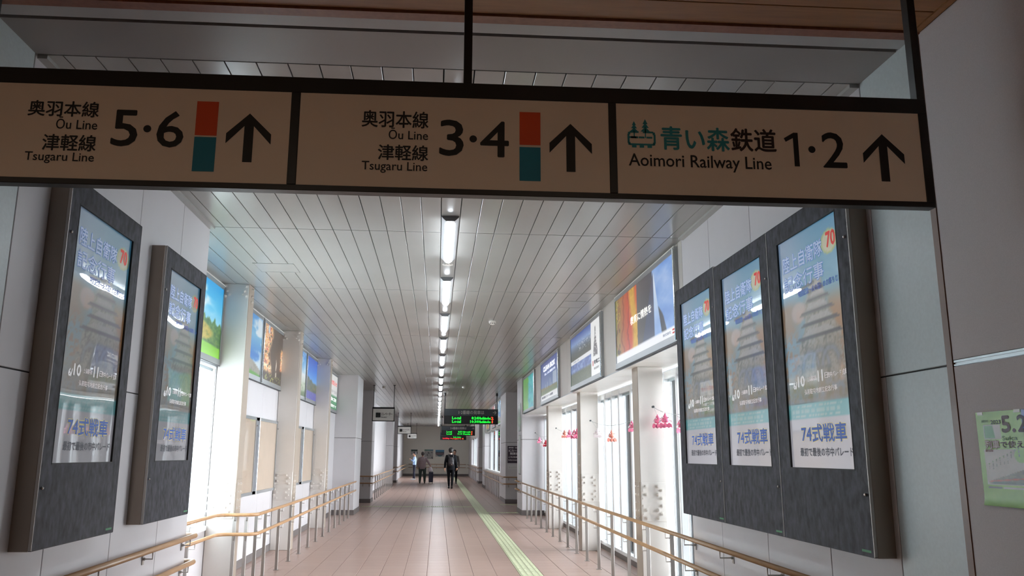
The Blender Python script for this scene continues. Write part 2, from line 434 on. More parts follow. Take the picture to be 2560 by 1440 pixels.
# hall: near right wall with groove profile, wood corner trim, left return and back
hw = MB().box(2.235, 2.6, -7, 3.35, 0, 3.49).build('wall_right_near', groove_m); struct(hw, 'grey cloth-covered hall wall with a green poster')
MB().box(2.22, 2.24, -7, 3.35, 1.917, 3.455).build('wall_panel', hallwall_m, hw)
MB().box(2.22, 2.24, -7, 3.35, .1, 1.887).build('wall_panel', hallwall_m, hw)
MB().box(2.217, 2.232, -7, 3.343, 1.890, 1.897).box(2.217, 2.232, -7, 3.343, 1.905, 1.914).box(2.226, 2.24, -7, 3.348, 1.889, 1.915).build('joint_profile', alu_m, hw)
MB().box(2.2, 2.24, -7, 3.35, 0, .1).build('skirting', skirt_m, hw)
ct = MB().box(2.216, 2.262, 3.352, 3.392, 0, 3.497).build('trim_2', mat('corner_trim_wood', '6a4530', .4, noise=(5, .15, (3, 3, .4)))); struct(ct, 'brown wooden corner trim at the end of the hall wall')
lw = MB().box(-6, XL+.0, 3.16, 3.30, 0, 3.49).build('wall_left_near', hallwall_m); struct(lw, 'hall wall turning away left of the corridor mouth')
hb = MB().box(-6.1, 2.6, -7.1, -7, 0, 3.49).box(-6.1, -6, -7, 3.3, 0, 3.49).build('wall_back', hallwall_m); struct(hb, 'hall walls behind the viewer')

# ------------------------------------------------------------------ corridor bays
# left recess of bay A
def vwall(name, x0, x1, y0, y1, z0, z1, seams, m, side, label):
    ys = [y0] + seams + [y1]
    return panels(name, x0, x1, ys, [z0, z1], m, side, label)
bw = MB().box(XB-.3, XB-.014, 9.70, 21.1, 0, ZC+.02).build('wall_left_bay', groove_m); struct(bw, 'white recessed wall between the left columns, with notice boards and light boxes')
seams = [9.70, 10.5, 11.42, 12.37, 13.31, 13.9, 14.65, 15.58, 16.51, 17.3, 18.2, 19.1, 20.1, 21.1]
for a, b in zip(seams[:-1], seams[1:]):
    MB().cbox(XB-.014, XB, a+.003, b-.003, .10, 2.5, .002).build('wall_panel', wall_m, bw)
    MB().cbox(XB-.014, XB, a+.003, b-.003, 2.505, ZC+.01, .002).build('wall_panel', wall_m, bw)
sk = MB().box(XB-.01, XB+.012, 9.98, 21.1, 0, .10).build('baseboard_left', skirt_m); struct(sk)
# left bay window (frosted daylight glazing under the first light box)
def window(name, x, y0, y1, z0, z1, mull, side, label, fm, hdr=.08, dep=.07, sill=.05, mw=.06, gm=None):
    """side +1: glazing on the right of the corridor"""
    f = MB()
    f.box(x, x+side*.05, y0, y1, z1-hdr, z1); f.box(x-side*.02, x+side*.16, y0, y1, z0, z0+sill)
    fr = f.build(name, fm); struct(fr, label)
    prev = y0
    for yy in mull:
        MB().cbox(x-side*.015, x+side*dep, yy-mw/2, yy+mw/2, z0+sill, z1-.001, .006).build('mullion', fm, fr)
    es = [y0]+list(mull)+[y1]
    for a, b in zip(es[:-1], es[1:]):
        if b-a > .08: MB().box(x+side*.06, x+side*.068, a, b, z0+sill, z1-hdr+.02).build('pane', gm or glass_m, fr)
    MB().box(x+side*.045, x+side*.085, y0, y1, z1-hdr-.03, z1-hdr).build('top_rail', mat('window_alu_grey', '9aa5a8', .4, metal=.3), fr)
    return fr
frost_m = mat('frosted_pane', 'f2f6f8', .6)
_n = frost_m.node_tree.nodes; _t = _n.new('ShaderNodeBsdfTranslucent'); _t.inputs[0].default_value = (.88, .93, .95, 1); _x = _n.new('ShaderNodeMixShader'); _x.inputs[0].default_value = .8
frost_m.node_tree.links.new(_n['Principled BSDF'].outputs[0], _x.inputs[1]); frost_m.node_tree.links.new(_t.outputs[0], _x.inputs[2]); frost_m.node_tree.links.new(_x.outputs[0], _n['Material Output'].inputs[0])
wfm = mat('window_frame_white', 'e6eaec', .35)
window('window_1', XB, 7.22, 9.69, .64, 2.50, [8.45], -1, 'bright window under the first light box on the left', wfm, mw=.03, hdr=.03, gm=frost_m)
jb = MB().box(XB-.36, XB-.012, 9.692, 9.708, .5, 2.6).build('added_white_jamb', white_m); struct(jb)  # white slab added behind the left window to keep it bright
lws = MB().box(XB-.15, XB, 7.20, 9.70, 0, .64).build('wall_sill_left', wall_m); struct(lws, 'low white wall below the left window')
lwh = MB().box(XB-.15, XB, 7.20, 9.70, 2.50, ZC+.02).build('wall_header_left', wall_m); struct(lwh, 'wall strip behind the first light box on the left')

# columns with bolted splice plates -----------------------------------
def bolt_mesh():
    mb = MB(); mb.tube([(0,0,0),(0,-.006,0)], .021, 10); mb.tube([(0,-.006,0),(0,-.02,0)], .0155, 6); mb.tube([(0,-.02,0),(0,-.033,0)], .009, 8)
    me = bpy.data.meshes.new('bolt'); me.from_pydata(mb.v, [], mb.f); me.materials.append(colm); me.update(); return me
bolt_me = bolt_mesh()
def column(x0, x1, y0, y1, ztop, side, label, topbolts=False):
    c = MB().cbox(x0, x1, y0, y1, 0, ztop, .004).build('column', colm); struct(c, label)
    ff = x0 if side > 0 else x1
    MB().cbox(*sorted((ff, ff+(-.006 if side > 0 else .006))), y0+.004, y1-.004, 0, ztop-.001, .001).build('side_strip', mat('side_beige', '9d9082', .45), c)  # thin darker beige strip laid over the column's corridor side
    pl = MB().cbox(x0+.005, x1-.008, y0-.010, y0+.002, .765, 1.205, .002).build('splice_plate', colm, c)
    fx = x0 if side > 0 else x1        # corridor side face
    s = -1 if side > 0 else 1
    MB().cbox(*sorted((fx-.002*s, fx+.012*s)), y0+.02, y1-.02, .765, 1.205, .002).build('splice_plate', MATS['side_beige'], c)
    xi = [x0+.060, x1-.105]; xo = [x0+.018, x1-.060]
    for q in (0, 1):
        inner = [1.156, 1.066, .890, .801]; outer = [1.113, 1.024, .938, .848]
        for z in inner:
            o = link('bolt', bolt_me, c); o.location = ((xi[0] if q == 0 else xi[1]), y0-.010, z)
        for z in outer:
            o = link('bolt', bolt_me, c); o.location = ((xo[0] if q == 0 else xo[1]), y0-.010, z)
    for z in (1.15, 1.06, .97, .88, .80):
        for yy in (y0+.07, y1-.07):
            o = link('bolt', bolt_me, c); o.rotation_euler = (0, 0, math.pi/2*s); o.scale = (.7, .45, .7); o.location = (fx+.010*s, yy, z)
    if topbolts:
        for z, dx in ((ztop-.03, .03), (ztop-.09, .05), (ztop-.15, .03), (ztop-.13, .075)):
            for xx in (x0+dx, x1-dx):
                o = link('bolt', bolt_me, c); o.location = (xx, y0, z)
        for z in (ztop-.05, ztop-.13, ztop-.2):
            o = link('bolt', bolt_me, c); o.rotation_euler = (0, 0, math.pi/2*s); o.location = (fx, (y0+y1)/2, z)
    return c
LCY = [9.71, 13.50, 17.42]; RCY = [9.50, 13.46, 17.40]
for i, y in enumerate(LCY):
    column(-2.605, -2.30, y, y+.27, ZC, -1, '%s cream steel column from the display cabinets on the left side' % ORD[i], True)
for i, y in enumerate(RCY):
    column(2.37, 2.67, y, y+.27, SOF, 1, '%s cream steel column from the display cabinets on the right side' % ORD[i])

# right bulkhead --------------------------------------------------------
def bulkhead(y0, y1, label, name='wall_right_bulkhead', splits=()):
    b = MB().box(XR+.012, XW+.25, y0, y1, SOF+.012, ZC+.02).build(name, groove_m); struct(b, label)
    ys = [y0]+list(splits)+[y1]
    for a, c in zip(ys[:-1], ys[1:]):
        MB().cbox(XR, XR+.014, a+.003, c-.003, SOF+.006, ZC+.01, .002).build('wall_panel', bulk_m, b)
    n = int((y1-y0)/.45)
    for k in range(n):
        a = y0+(y1-y0)*k/n; c = y0+(y1-y0)*(k+1)/n
        MB().cbox(XR+.004, XW+.05, a+.0025, c-.0025, SOF, SOF+.014, .002).build('soffit_panel', white_m, b)
    MB().box(XR-.003, XR+.004, y0, y1, SOF-.002, SOF+.012).build('edge_angle', alu_m, b)
    return b
bulk_m = mat('bulkhead_panel', 'bdb8b1', .42)
bulkhead(7.247, 21.22, 'beige bulkhead over the right windows carrying four light boxes', splits=(7.36, 10.03, 10.88, 13.55, 14.1, 14.88, 17.56, 18.7))
window('window_2', XW, 7.25, 21.22, .075, SOF-.03, [7.5, 8.4, 9.30, 9.86, 10.75, 11.58, 12.35, 12.88, 13.40, 14.0, 14.7, 15.4, 16.1, 16.8, 17.5, 18.2, 18.9, 19.6, 20.3, 21.1], 1,
       'tall bright windows along the right side of the corridor', wfm)
ws = MB().box(XW-.02, XW+.25, 7.25, 21.22, 0, .075).build('window_sill', skirt_m); struct(ws)

# piers and further bays ---------------------------------------------------
def pier(name, x0, x1, y0, y1, label, m=wall_m, top=ZC+.02, skirt=True, groove=True):
    b = MB().box(x0+.012, x1-.012, y0+.012, y1-.012, 0, top).build(name, groove_m); struct(b, label)
    for z0, z1 in (((.12, 1.897), (1.905, top)) if groove else ((.12, top),)):
        MB().cbox(x0, x1, y0, y1, z0, z1, .006).build('wall_panel', m, b)
    if skirt: MB().box(x0-.012 if x0 > 0 else x0, x1 if x0 > 0 else x1+.012, y0-.012, y1+.012, 0, .12).build('skirting', skirt_m, b)
    return b
pier('wall_left_pier', PXL, -2.06, 21.1, 22.6, 'white panelled pier at the end of the left bay')
pier('wall_left_pier', PXL, -2.06, 26.3, 27.3, 'grey-white pier beyond the first side opening on the left')
pier('wall_left_pier', PXL, -2.13, 39.9, 41.0, 'third pier on the left before the second side opening')
pier('wall_left_pier', PXL, -2.14, 44.9, 46.4, 'fourth pier on the left carrying a short handrail')
pier('wall_right_pier', 2.20, PXR, 21.22, 22.5, 'white pier at the end of the right window bay')
pier('wall_right_pier', 2.20, PXR, 26.3, 28.5, 'pier with a dark notice beyond the first opening on the right')
pier('wall_right_pier', 2.22, PXR, 38.3, 40.0, 'third pier on the right between windows and opening')
pier('wall_right_pier', 2.26, PXR, 44.3, 46.0, 'fourth pier on the right near the corridor end')
# side walls of farther bays
b = MB().box(-2.9, -2.46, 27.3, 39.9, 0, ZC+.02).build('wall_left_far', wall_m); struct(b, 'recessed wall of the second bay on the left')
b = MB().box(-2.9, -2.40, 46.4, END, 0, ZC+.02).build('wall_left_far', wall_m); struct(b, 'wall of the third bay on the left')
MB().box(-2.47, -2.445, 27.3, 39.9, 0, .10).build('baseboard_left', skirt_m)['kind'] = 'structure'
for (a, c, nm) in ((28.5, 38.3, 'second'), (46.0, 54.6, 'third')):
    b = MB().box(2.26, 3.0, a, c, 2.53, ZC+.02).build('wall_right_bulkhead', bulk_m); struct(b, 'bulkhead over the %s window bay on the right' % nm)
    b = MB().box(2.30, 2.45, a, c, 0, .82).build('wall_sill_right', wall_m); struct(b, 'low white wall under the %s window bay' % nm)
window('window_3', 2.36, 28.5, 38.3, .82, 2.53, [30.6, 33.3, 35.9], 1, 'bright windows of the second bay on the right', wfm, hdr=.03)
window('window_4', 2.36, 46.0, 54.6, .82, 2.53, [48.9, 51.8], 1, 'bright windows of the third bay on the right', wfm, hdr=.03)
b = MB().box(2.3, 2.6, 54.6, END, 0, ZC+.02).build('wall_right_far', wall_m); struct(b, 'short wall between last window and end wall')
# side passages
for s, nm in ((-1, 'left'), (1, 'right')):
    for a, c in ((22.0, 27.0), (39.0, 45.5)):
        b = MB().box(PXL-.1 if s < 0 else PXR, PXL if s < 0 else PXR+.1, a, c, 0, ZC+.02).build('wall_%s_passage' % nm, wall_m); struct(b, 'end of a side passage to the %s platforms' % nm)
ew = MB().box(-3.5, 3.5, END, END+.2, 0, ZC+.02).build('wall_end', mat('end_wall_beige', 'dad6cb', .5)); struct(ew, 'plain end wall of the corridor with notices')
MB().box(-2.4, 2.3, END-.02, END, 0, .15).build('skirting', skirt_m, ew)
b = MB().box(-7, -6.9, 3.3, END, 0, ZC).build('wall_outer_left', wall_m); struct(b, 'outer wall left, out of sight') if False else bpy.data.objects.remove(b)

# outside, seen through the windows
og = MB().box(3.2, 60, -30, 90, -5.2, -5).build('ground', mat('outside_ground', 'b9bcbc', .8, noise=(.3, .1))); struct(og, 'pale ground far below outside the windows')
ob = thing('platform_roof', 'pale flat platform roof outside the right windows', 'roof', (5, 19, .3))
MB().box(4.2, 12, 14, 40, .25, .42).build('roof_slab', mat('outside_roof', 'cfd2d2', .6), ob)
for yy in (16, 22, 28, 34): MB().box(7.9, 8.1, yy, yy+.2, -5, .25).build('post', wfm, ob)
ob = thing('machine_house', 'blue-grey box building standing on the platform roof outside', 'building', (7, 22, .42))
MB().box(6.0, 8.4, 20.2, 24, .42, 2.46).build('wall', mat('outside_bluegrey', '8d9aa2', .7), ob)
MB().box(5.95, 8.45, 20.15, 24.05, 2.46, 2.52).build('roof', mat('outside_cap', '707c84', .7), ob)
ob = thing('railing', 'thin pale railing outside the right windows', 'railing', (3.6, 14, 0))
MB().box(3.58, 3.62, 8, 34, .72, .76).build('top_bar', mat('outside_rail', 'a8b7bd', .5), ob)
MB().box(3.1, 4.0, 7.4, 34.4, -.2, -.06).build('ledge', mat('outside_roof', 'cfd2d2', .6), ob)
for k in range(22): MB().box(3.585, 3.615, 8+k*1.2, 8.03+k*1.2, -.06, .72).build('post', mat('outside_rail', 'a8b7bd', .5), ob)

# ------------------------------------------------------------------ ceiling lights
def ceiling_light(y0):
    t = thing('ceiling_light', '', 'light', (.077, y0, ZC), 'fluorescent lights along the ceiling')
    L = 1.50; mb = MB()
    prof = [(-.076, 0), (-.070, -.012), (-.036, -.044), (.036, -.044), (.070, -.012), (.076, 0)]
    a = [(.077+x, y0+.012, ZC+z) for x, z in prof]; b = [(.077+x, y0+L-.012, ZC+z) for x, z in prof]; n = 6
    mb.add(a+b, [(i, i+1, n+i+1, n+i) for i in range(n-1)])
    mb.build('reflector', reflector_m, t)
    for yy in (y0, y0+L-.012):
        m2 = MB(); m2.plate(prof, (.077, yy, ZC), X, Z); v = [(p[0], yy, p[2]) for p in m2.v]; w = [(p[0], yy+.012, p[2]) for p in m2.v]
        m3 = MB(); m3.add(v+w, [tuple(range(5, -1, -1)), tuple(range(6, 12))]+[(i, (i+1)%6, 6+(i+1)%6, 6+i) for i in range(6)]); m3.build('end_cap', endcap_m, t)
    d = MB(); ys = [0, .02, .06, L-.12, L-.08, L-.06]; rr = [.012, .034, .043, .043, .034, .012]
    d.tube([(.077, y0+.03+yy, ZC-.040) for yy in ys], [(r*.85, r) for r in rr], 14, ref=Z)
    d.build('diffuser', tube_m, t, smooth=True)
    return t
first = None; i = 0; y = 4.22
while y < END-2:
    if first is None: first = t = ceiling_light(y)
    else: t = copy_tree(first, (0, y-4.22, 0))
    t['label'] = ('bright fluorescent ceiling light just behind the hanging direction sign' if i == 0 else '%s fluorescent ceiling light beyond the direction sign' % ORD[i-1])
    y += 2.435; i += 1

def disc(name, x, y, r, h, label, cat):
    t = thing(name, label, cat, (x, y, ZC))
    MB().tube([(x, y, ZC), (x, y, ZC-h*.55)], r, 20).build('base', white_m, t, False)
    MB().tube([(x, y, ZC-h*.55), (x, y, ZC-h*.8), (x, y, ZC-h)], [r*.78, r*.7, r*.45], 16).build('sensor_head', white_m, t)
    for a in range(3): MB().box(x-.008+.03*(a-1), x+.008+.03*(a-1), y-r*.76, y-r*.70, ZC-h*.8, ZC-h*.6).build('vent_slot', dark_m, t)
disc('smoke_detector', .807, 12.14, .055, .055, 'round white smoke detector on the ceiling right of the second ceiling seam', 'detector')
disc('smoke_detector', .077, 8.44, .06, .012, 'flat round ceiling disc between the first two bright lights', 'detector')
disc('smoke_detector', .777, 24.35, .06, .06, 'small round detector on the ceiling before the departure boards', 'detector')
disc('smoke_detector', -1.632, 24.67, .05, .05, 'small round detector on the ceiling above the nearest elevator sign', 'detector')
def hatch(x0, x1, y0, y1, label):
    t = thing('access_hatch', label, 'hatch', ((x0+x1)/2, (y0+y1)/2, ZC))
    f = MB(); w = .012
    f.box(x0, x1, y0, y0+w, ZC-.004, ZC); f.box(x0, x1, y1-w, y1, ZC-.004, ZC); f.box(x0, x0+w, y0, y1, ZC-.004, ZC); f.box(x1-w, x1, y0, y1, ZC-.004, ZC)
    f.build('frame', ceil_m, t); MB().box(x0+w, x1-w, y0+w, y1-w, ZC-.0015, ZC).build('door', ceil_m, t)
hatch(-2.015, -1.578, 8.58, 9.0, 'square ceiling access hatch above the left side near the first column')
hatch(1.635, 1.937, 10.4, 10.88, 'square ceiling access hatch above the right light boxes')

# ------------------------------------------------------------------ handrails
def wood_path(pts, r=.019, n=10):
    return pts
def smooth_path(pts, rad=.10, k=5):
    pts = [Vector(p) for p in pts]; out = [pts[0]]
    for i in range(1, len(pts)-1):
        a, b, c = pts[i-1], pts[i], pts[i+1]; d1 = (a-b); d2 = (c-b); r = min(rad, d1.length*.45, d2.length*.45)
        p, q = b+d1.normalized()*r, b+d2.normalized()*r
        for j in range(k+1):
            t = j/k; out.append(p*(1-t)**2 + b*2*t*(1-t) + q*t*t)
    out.append(pts[-1]); return out
def bracket(t, rx, ry, rz, wx, wy, plate=True):
    """angle bracket from under the rail to post or wall at (wx, wy)"""
    mb = MB(); d = Vector((wx-rx, wy-ry, 0)); L = d.length; d.normalize()
    mb.tube([(rx, ry, rz-.012), (rx, ry, rz-.065), (rx+d.x*L, ry+d.y*L, rz-.065)], .0055, 6)
    px, py = rx+d.x*(L-.004), ry+d.y*(L-.004); s = .016 if abs(d.x) > .5 else .004; s2 = .004 if abs(d.x) > .5 else .016
    if plate: mb.box(px-(.003 if abs(d.x) > .5 else .016), px+(.003 if abs(d.x) > .5 else .016), py-(.016 if abs(d.x) > .5 else .003), py+(.016 if abs(d.x) > .5 else .003), rz-.105, rz-.03)
    mb.tube([(px-d.x*.004, py-d.y*.004, rz-.065), (px-d.x*.016, py-d.y*.016, rz-.065)], .010, 8)
    mb.build('bracket', steel_m, t)
def handrail(label, path, posts=(), walls=(), zs=(.815, .603), loc=None, r=.019, rad=.10):
    """path: plan points; posts: (rail x, rail y, post x, post y); walls: same towards a wall"""
    loc = loc or (path[0][0], path[0][1], 0)
    t = thing('handrail', label, 'handrail', loc)
    for z in zs:
        MB().tube(smooth_path([(x, y, z) for x, y in path], rad), r, 12, ref=Z).build('rail', rail_m, t, True)
    for rx, ry, px, py in posts:
        MB().cbox(px-.019, px+.019, py-.010, py+.010, 0, zs[0]-.03, .002).build('post', steel_m, t)
        MB().box(px-.032, px+.032, py-.03, py+.03, 0, .006).build('foot_plate', steel_m, t)
        for z in zs: bracket(t, rx, ry, z, px, py, False)
    for rx, ry, px, py in walls:
        for z in zs: bracket(t, rx, ry, z, px, py)
    return t
py = [11.30-.885*k for k in range(-10, 5)]
handrail('long two-tier wooden handrail along the right side windows',
         [(2.155, 3.9), (2.155, 21.3)], [(2.155, y, 2.215, y) for y in py if y > 7.4], [(2.155, y, XR, y) for y in (7.17, 6.27, 5.37, 4.47)])
handrail('short two-tier wooden handrail below the left display cabinets',
         [(-2.02, 3.6), (-2.02, 7.27), (-2.13, 7.30)], [], [(-2.02, y, XL, y) for y in (4.3, 5.25, 6.2, 7.1)], r=.021, rad=.07)
pl = [11.27+.88*k for k in range(0, 11)]
handrail('two-tier wooden handrail stepping out round the first left column',
         [(-2.44, 7.24), (-2.44, 9.50), (-2.36, 9.60), (-2.08, 9.62), (-2.02, 9.72), (-2.02, 21.05), (-2.03, 21.2)],
         [(-2.44, 7.75, -2.52, 7.75), (-2.44, 8.75, -2.52, 8.75), (-2.27, 9.62, -2.27, 9.66), (-2.14, 9.62, -2.14, 9.66), (-2.02, 9.9, -2.08, 9.9)] + [(-2.02, y, -2.075, y) for y in [10.4]+pl], [], rad=.13)
handrail('two-tier handrail across the second pier and along the second bay on the left',
         [(-2.9, 26.2), (-2.0, 26.2), (-1.98, 26.4), (-2.0, 39.8)], [(-2.0, y, -2.06, y) for y in (28.3, 29.25, 30.2, 31.15, 32.1, 33, 34, 35, 36, 37, 38, 39)], [(-2.3, 26.2, -2.3, 26.3), (-2.1, 26.2, -2.1, 26.3), (-2.0, 27.0, -2.06, 27.0)], rad=.05)
handrail('far two-tier handrail at the fourth pier on the left',
         [(-2.9, 44.8), (-2.08, 44.8), (-2.08, 59.1)], [], [(-2.3, 44.8, -2.3, 44.9), (-2.08, 45.6, -2.14, 45.6), (-2.08, 46.2, -2.14, 46.2)], rad=.05)
handrail('two-tier handrail across the pier with the dark notice on the right',
         [(2.9, 26.2), (2.14, 26.2), (2.12, 26.4), (2.14, 38.2)], [(2.14, y, 2.2, y) for y in (29.2, 30.1, 31, 31.9, 32.8, 33.7, 34.6, 35.5, 36.4, 37.3)], [(2.55, 26.2, 2.55, 26.3), (2.3, 26.2, 2.3, 26.3), (2.13, 27.3, 2.2, 27.3)], rad=.05)
handrail('far two-tier handrail at the fourth pier on the right',
         [(2.9, 44.2), (2.2, 44.2), (2.2, 59.1)], [(2.2, 48, 2.26, 48), (2.2, 50, 2.26, 50), (2.2, 52, 2.26, 52)], [(2.4, 44.2, 2.4, 44.3), (2.2, 45, 2.26, 45)], rad=.05)
handrail('two-tier handrail along the end wall of the corridor',
         [(-2.0, 59.2), (2.1, 59.2)], [], [(x, 59.2, x, END) for x in (-1.6, -.8, 0, .8, 1.6)])
handrail('short handrail turning round the first pier on the right', [(2.14, 21.4), (2.12, 22.3), (2.3, 22.6)], [], [(2.13, 21.6, 2.2, 21.6), (2.12, 22.2, 2.2, 22.2)], zs=(.83, .62), rad=.08)

# ------------------------------------------------------------------ direction sign
SY = 3.0
sg = thing('direction_sign', 'long black-framed platform direction sign hanging across the corridor mouth', 'sign', (.15, SY+.025, 2.49))
L0, R0, zb, zt = -2.0, 1.988, 2.490, 2.957
fr = MB()
fr.cbox(L0, R0, SY, SY+.05, 2.893, zt, .002); fr.cbox(L0, R0, SY, SY+.05, zb, 2.513, .002)
fr.cbox(1.952, R0, SY, SY+.05, 2.513, 2.893, .002); fr.cbox(-.597, -.562, SY, SY+.05, 2.513, 2.893, .002); fr.cbox(.661, .692, SY, SY+.05, 2.513, 2.893, .002)
fr.cbox(L0, L0+.035, SY, SY+.05, 2.513, 2.893, .002)
fr.build('frame', black_m, sg)
MB().box(L0+.01, R0-.01, SY+.035, SY+.048, 2.50, 2.95).build('back_panel', alu_m, sg)
pn = []
for a, b in ((-1.965, -.597), (-.562, .661), (.692, 1.952)):
    pn.append(MB().box(a, b, SY+.004, SY+.03, 2.513, 2.893).build('sign_panel', sign_m, sg))
for x0 in (.078, 1.955, -1.80):
    h = MB().cbox(x0, x0+.033, SY+.002, SY+.048, 2.95, 3.46, .002).build('hanger', black_m, sg)
    MB().box(x0-.02, x0+.053, SY-.015, SY+.065, 3.452, 3.46).build('ceiling_plate', black_m, h)
yy = SY+.004
def lab(parent, items, col, name='lettering', y=yy, es=0, bold=0, r=X, res=3):
    for s, x0, x1, z0, z1 in items:
        mb = MB(); text(mb, s, (x0, y, z0), r, Z, x1-x0, z1-z0, bold, res=res)
        mb.build(name, col if not isinstance(col, str) else letter(col, es), parent)
lab(pn[0], [('奥羽本線', -1.5895, -1.3262, 2.7615, 2.8237), ('津軽線', -1.5219, -1.3241, 2.6230, 2.6874)], ink_m, bold=.0011)
lab(pn[0], [('Ōu Line', -1.4792, -1.3262, 2.7111, 2.7599), ('Tsugaru Line', -1.5807, -1.3253, 2.5707, 2.6154)], ink_m, bold=.0004)
lab(pn[0], [('5', -1.2691, -1.1749, 2.6490, 2.7941), ('6', -1.0995, -1.0016, 2.6497, 2.7953)], ink_m, bold=.0022)
lab(pn[1], [('奥羽本線', -.3191, -.0592, 2.7590, 2.8278), ('津軽線', -.2519, -.0577, 2.6241, 2.6868)], ink_m, bold=.0011)
lab(pn[1], [('Ōu Line', -.2126, -.0594, 2.7108, 2.7575), ('Tsugaru Line', -.3130, -.0594, 2.5707, 2.6165)], ink_m, bold=.0004)
lab(pn[1], [('3', -.0120, .0792, 2.6499, 2.7969), ('4', .1487, .2579, 2.6503, 2.7960)], ink_m, bold=.0022)
lab(pn[2], [('青い森', .8719, 1.1502, 2.7028, 2.8001)], mat('logo_teal', '2a8f9a', .5), bold=.0019)
lab(pn[2], [('鉄道', 1.1582, 1.3433, 2.7054, 2.8014)], mat('logo_brown', '2a1a18', .5), bold=.0019)
lab(pn[2], [('Aoimori Railway Line', .7392, 1.3187, 2.6140, 2.6814)], ink_m, bold=.0006)
lab(pn[2], [('2', 1.5348, 1.6318, 2.6477, 2.7955)], ink_m, bold=.0022)
mb = MB(); o_ = (0, yy-.0015, 0)
mb.plate([(1.436, 2.6474), (1.436, 2.7913), (1.418, 2.7913), (1.377, 2.766), (1.384, 2.751), (1.415, 2.768), (1.415, 2.6474)], o_, X, Z)
mb.build('lettering', ink_m, pn[2])
for p, cx in ((0, -1.138), (1, .1187), (2, 1.4908)):
    mb = MB(); mb.plate([(cx+.0148*math.cos(a*math.pi/10), 2.7215+.0148*math.sin(a*math.pi/10)) for a in range(20)], o_, X, Z); mb.build('dot', ink_m, pn[p])
for p, x0, x1, (a, b), (c, d) in ((0, -.9575, -.8745, (2.7015, 2.8417), (2.5552, 2.6950)), (1, .3024, .3858, (2.7031, 2.8418), (2.5537, 2.6940))):
    rect(MB(), o_, X, Z, x0, x1, a, b, 0).build('orange_square', orange_m, pn[p]); rect(MB(), o_, X, Z, x0, x1, c, d, 0).build('teal_square', teal_m, pn[p])
def arrow_up(x0, x1, z0, z1, w=.036):
    cx = (x0+x1)/2; hw = (x1-x0)/2; hh = hw*.98; t = w*.72
    return [(cx, z1), (x1, z1-hh), (x1, z1-hh-w*1.15), (cx+w/2, z1-w*1.45), (cx+w/2, z0), (cx-w/2, z0), (cx-w/2, z1-w*1.45), (x0, z1-hh-w*1.15), (x0, z1-hh)]
for p, a in ((0, (-.8387, -.6668, 2.5975, 2.7976)), (1, (.4216, .5912, 2.5965, 2.7981)), (2, (1.7027, 1.8759, 2.5944, 2.7974))):
    pts = arrow_up(*a); mb = MB(); k = [Vector((q[0], yy-.0015, q[1])) for q in pts]
    mb.add(k, [(0, 8, 7, 6, 3, 2, 1), (3, 6, 5, 4)]); mb.build('arrow', ink_m, pn[p])
# railway emblem: tram outline with two trees
lt = MATS['logo_teal']; mb = MB(); ex, ez = .7361, 2.7042; ew_, eh = .1138, .1244
def er(a, b, c, d): rect(mb, (ex, yy-.0015, ez), X, Z, a*ew_, b*ew_, c*eh, d*eh, 0)
er(.08, .40, .52, .58); er(.55, .92, .52, .58); er(.0, .07, .17, .48); er(.93, 1, .17, .48); er(.06, .94, .10, .16)
er(.02, .10, .46, .55); er(.90, .98, .46, .55); er(.02, .10, .11, .20); er(.90, .98, .11, .20)
for a in (.12, .40, .68): er(a, a+.2, .34, .40)
for a in (.15, .42, .70): er(a, a+.16, .02, .10)
er(.22, .26, .36, .62); er(.62, .66, .36, .66)
er(.07, .38, .34, .40)
for cx, top, sc in ((.24, .92, .82), (.64, 1.0, 1.0)):
    for q in range(3):
        zt_ = top-.13*q*sc; hw = (.09+.04*q)*sc
        mb.plate([(ex+(cx-hw)*ew_, ez+(zt_-.17*sc)*eh), (ex+(cx+hw)*ew_, ez+(zt_-.17*sc)*eh), (ex+cx*ew_, ez+zt_*eh)], o_, X, Z)
mb.build('emblem', lt, pn[2])

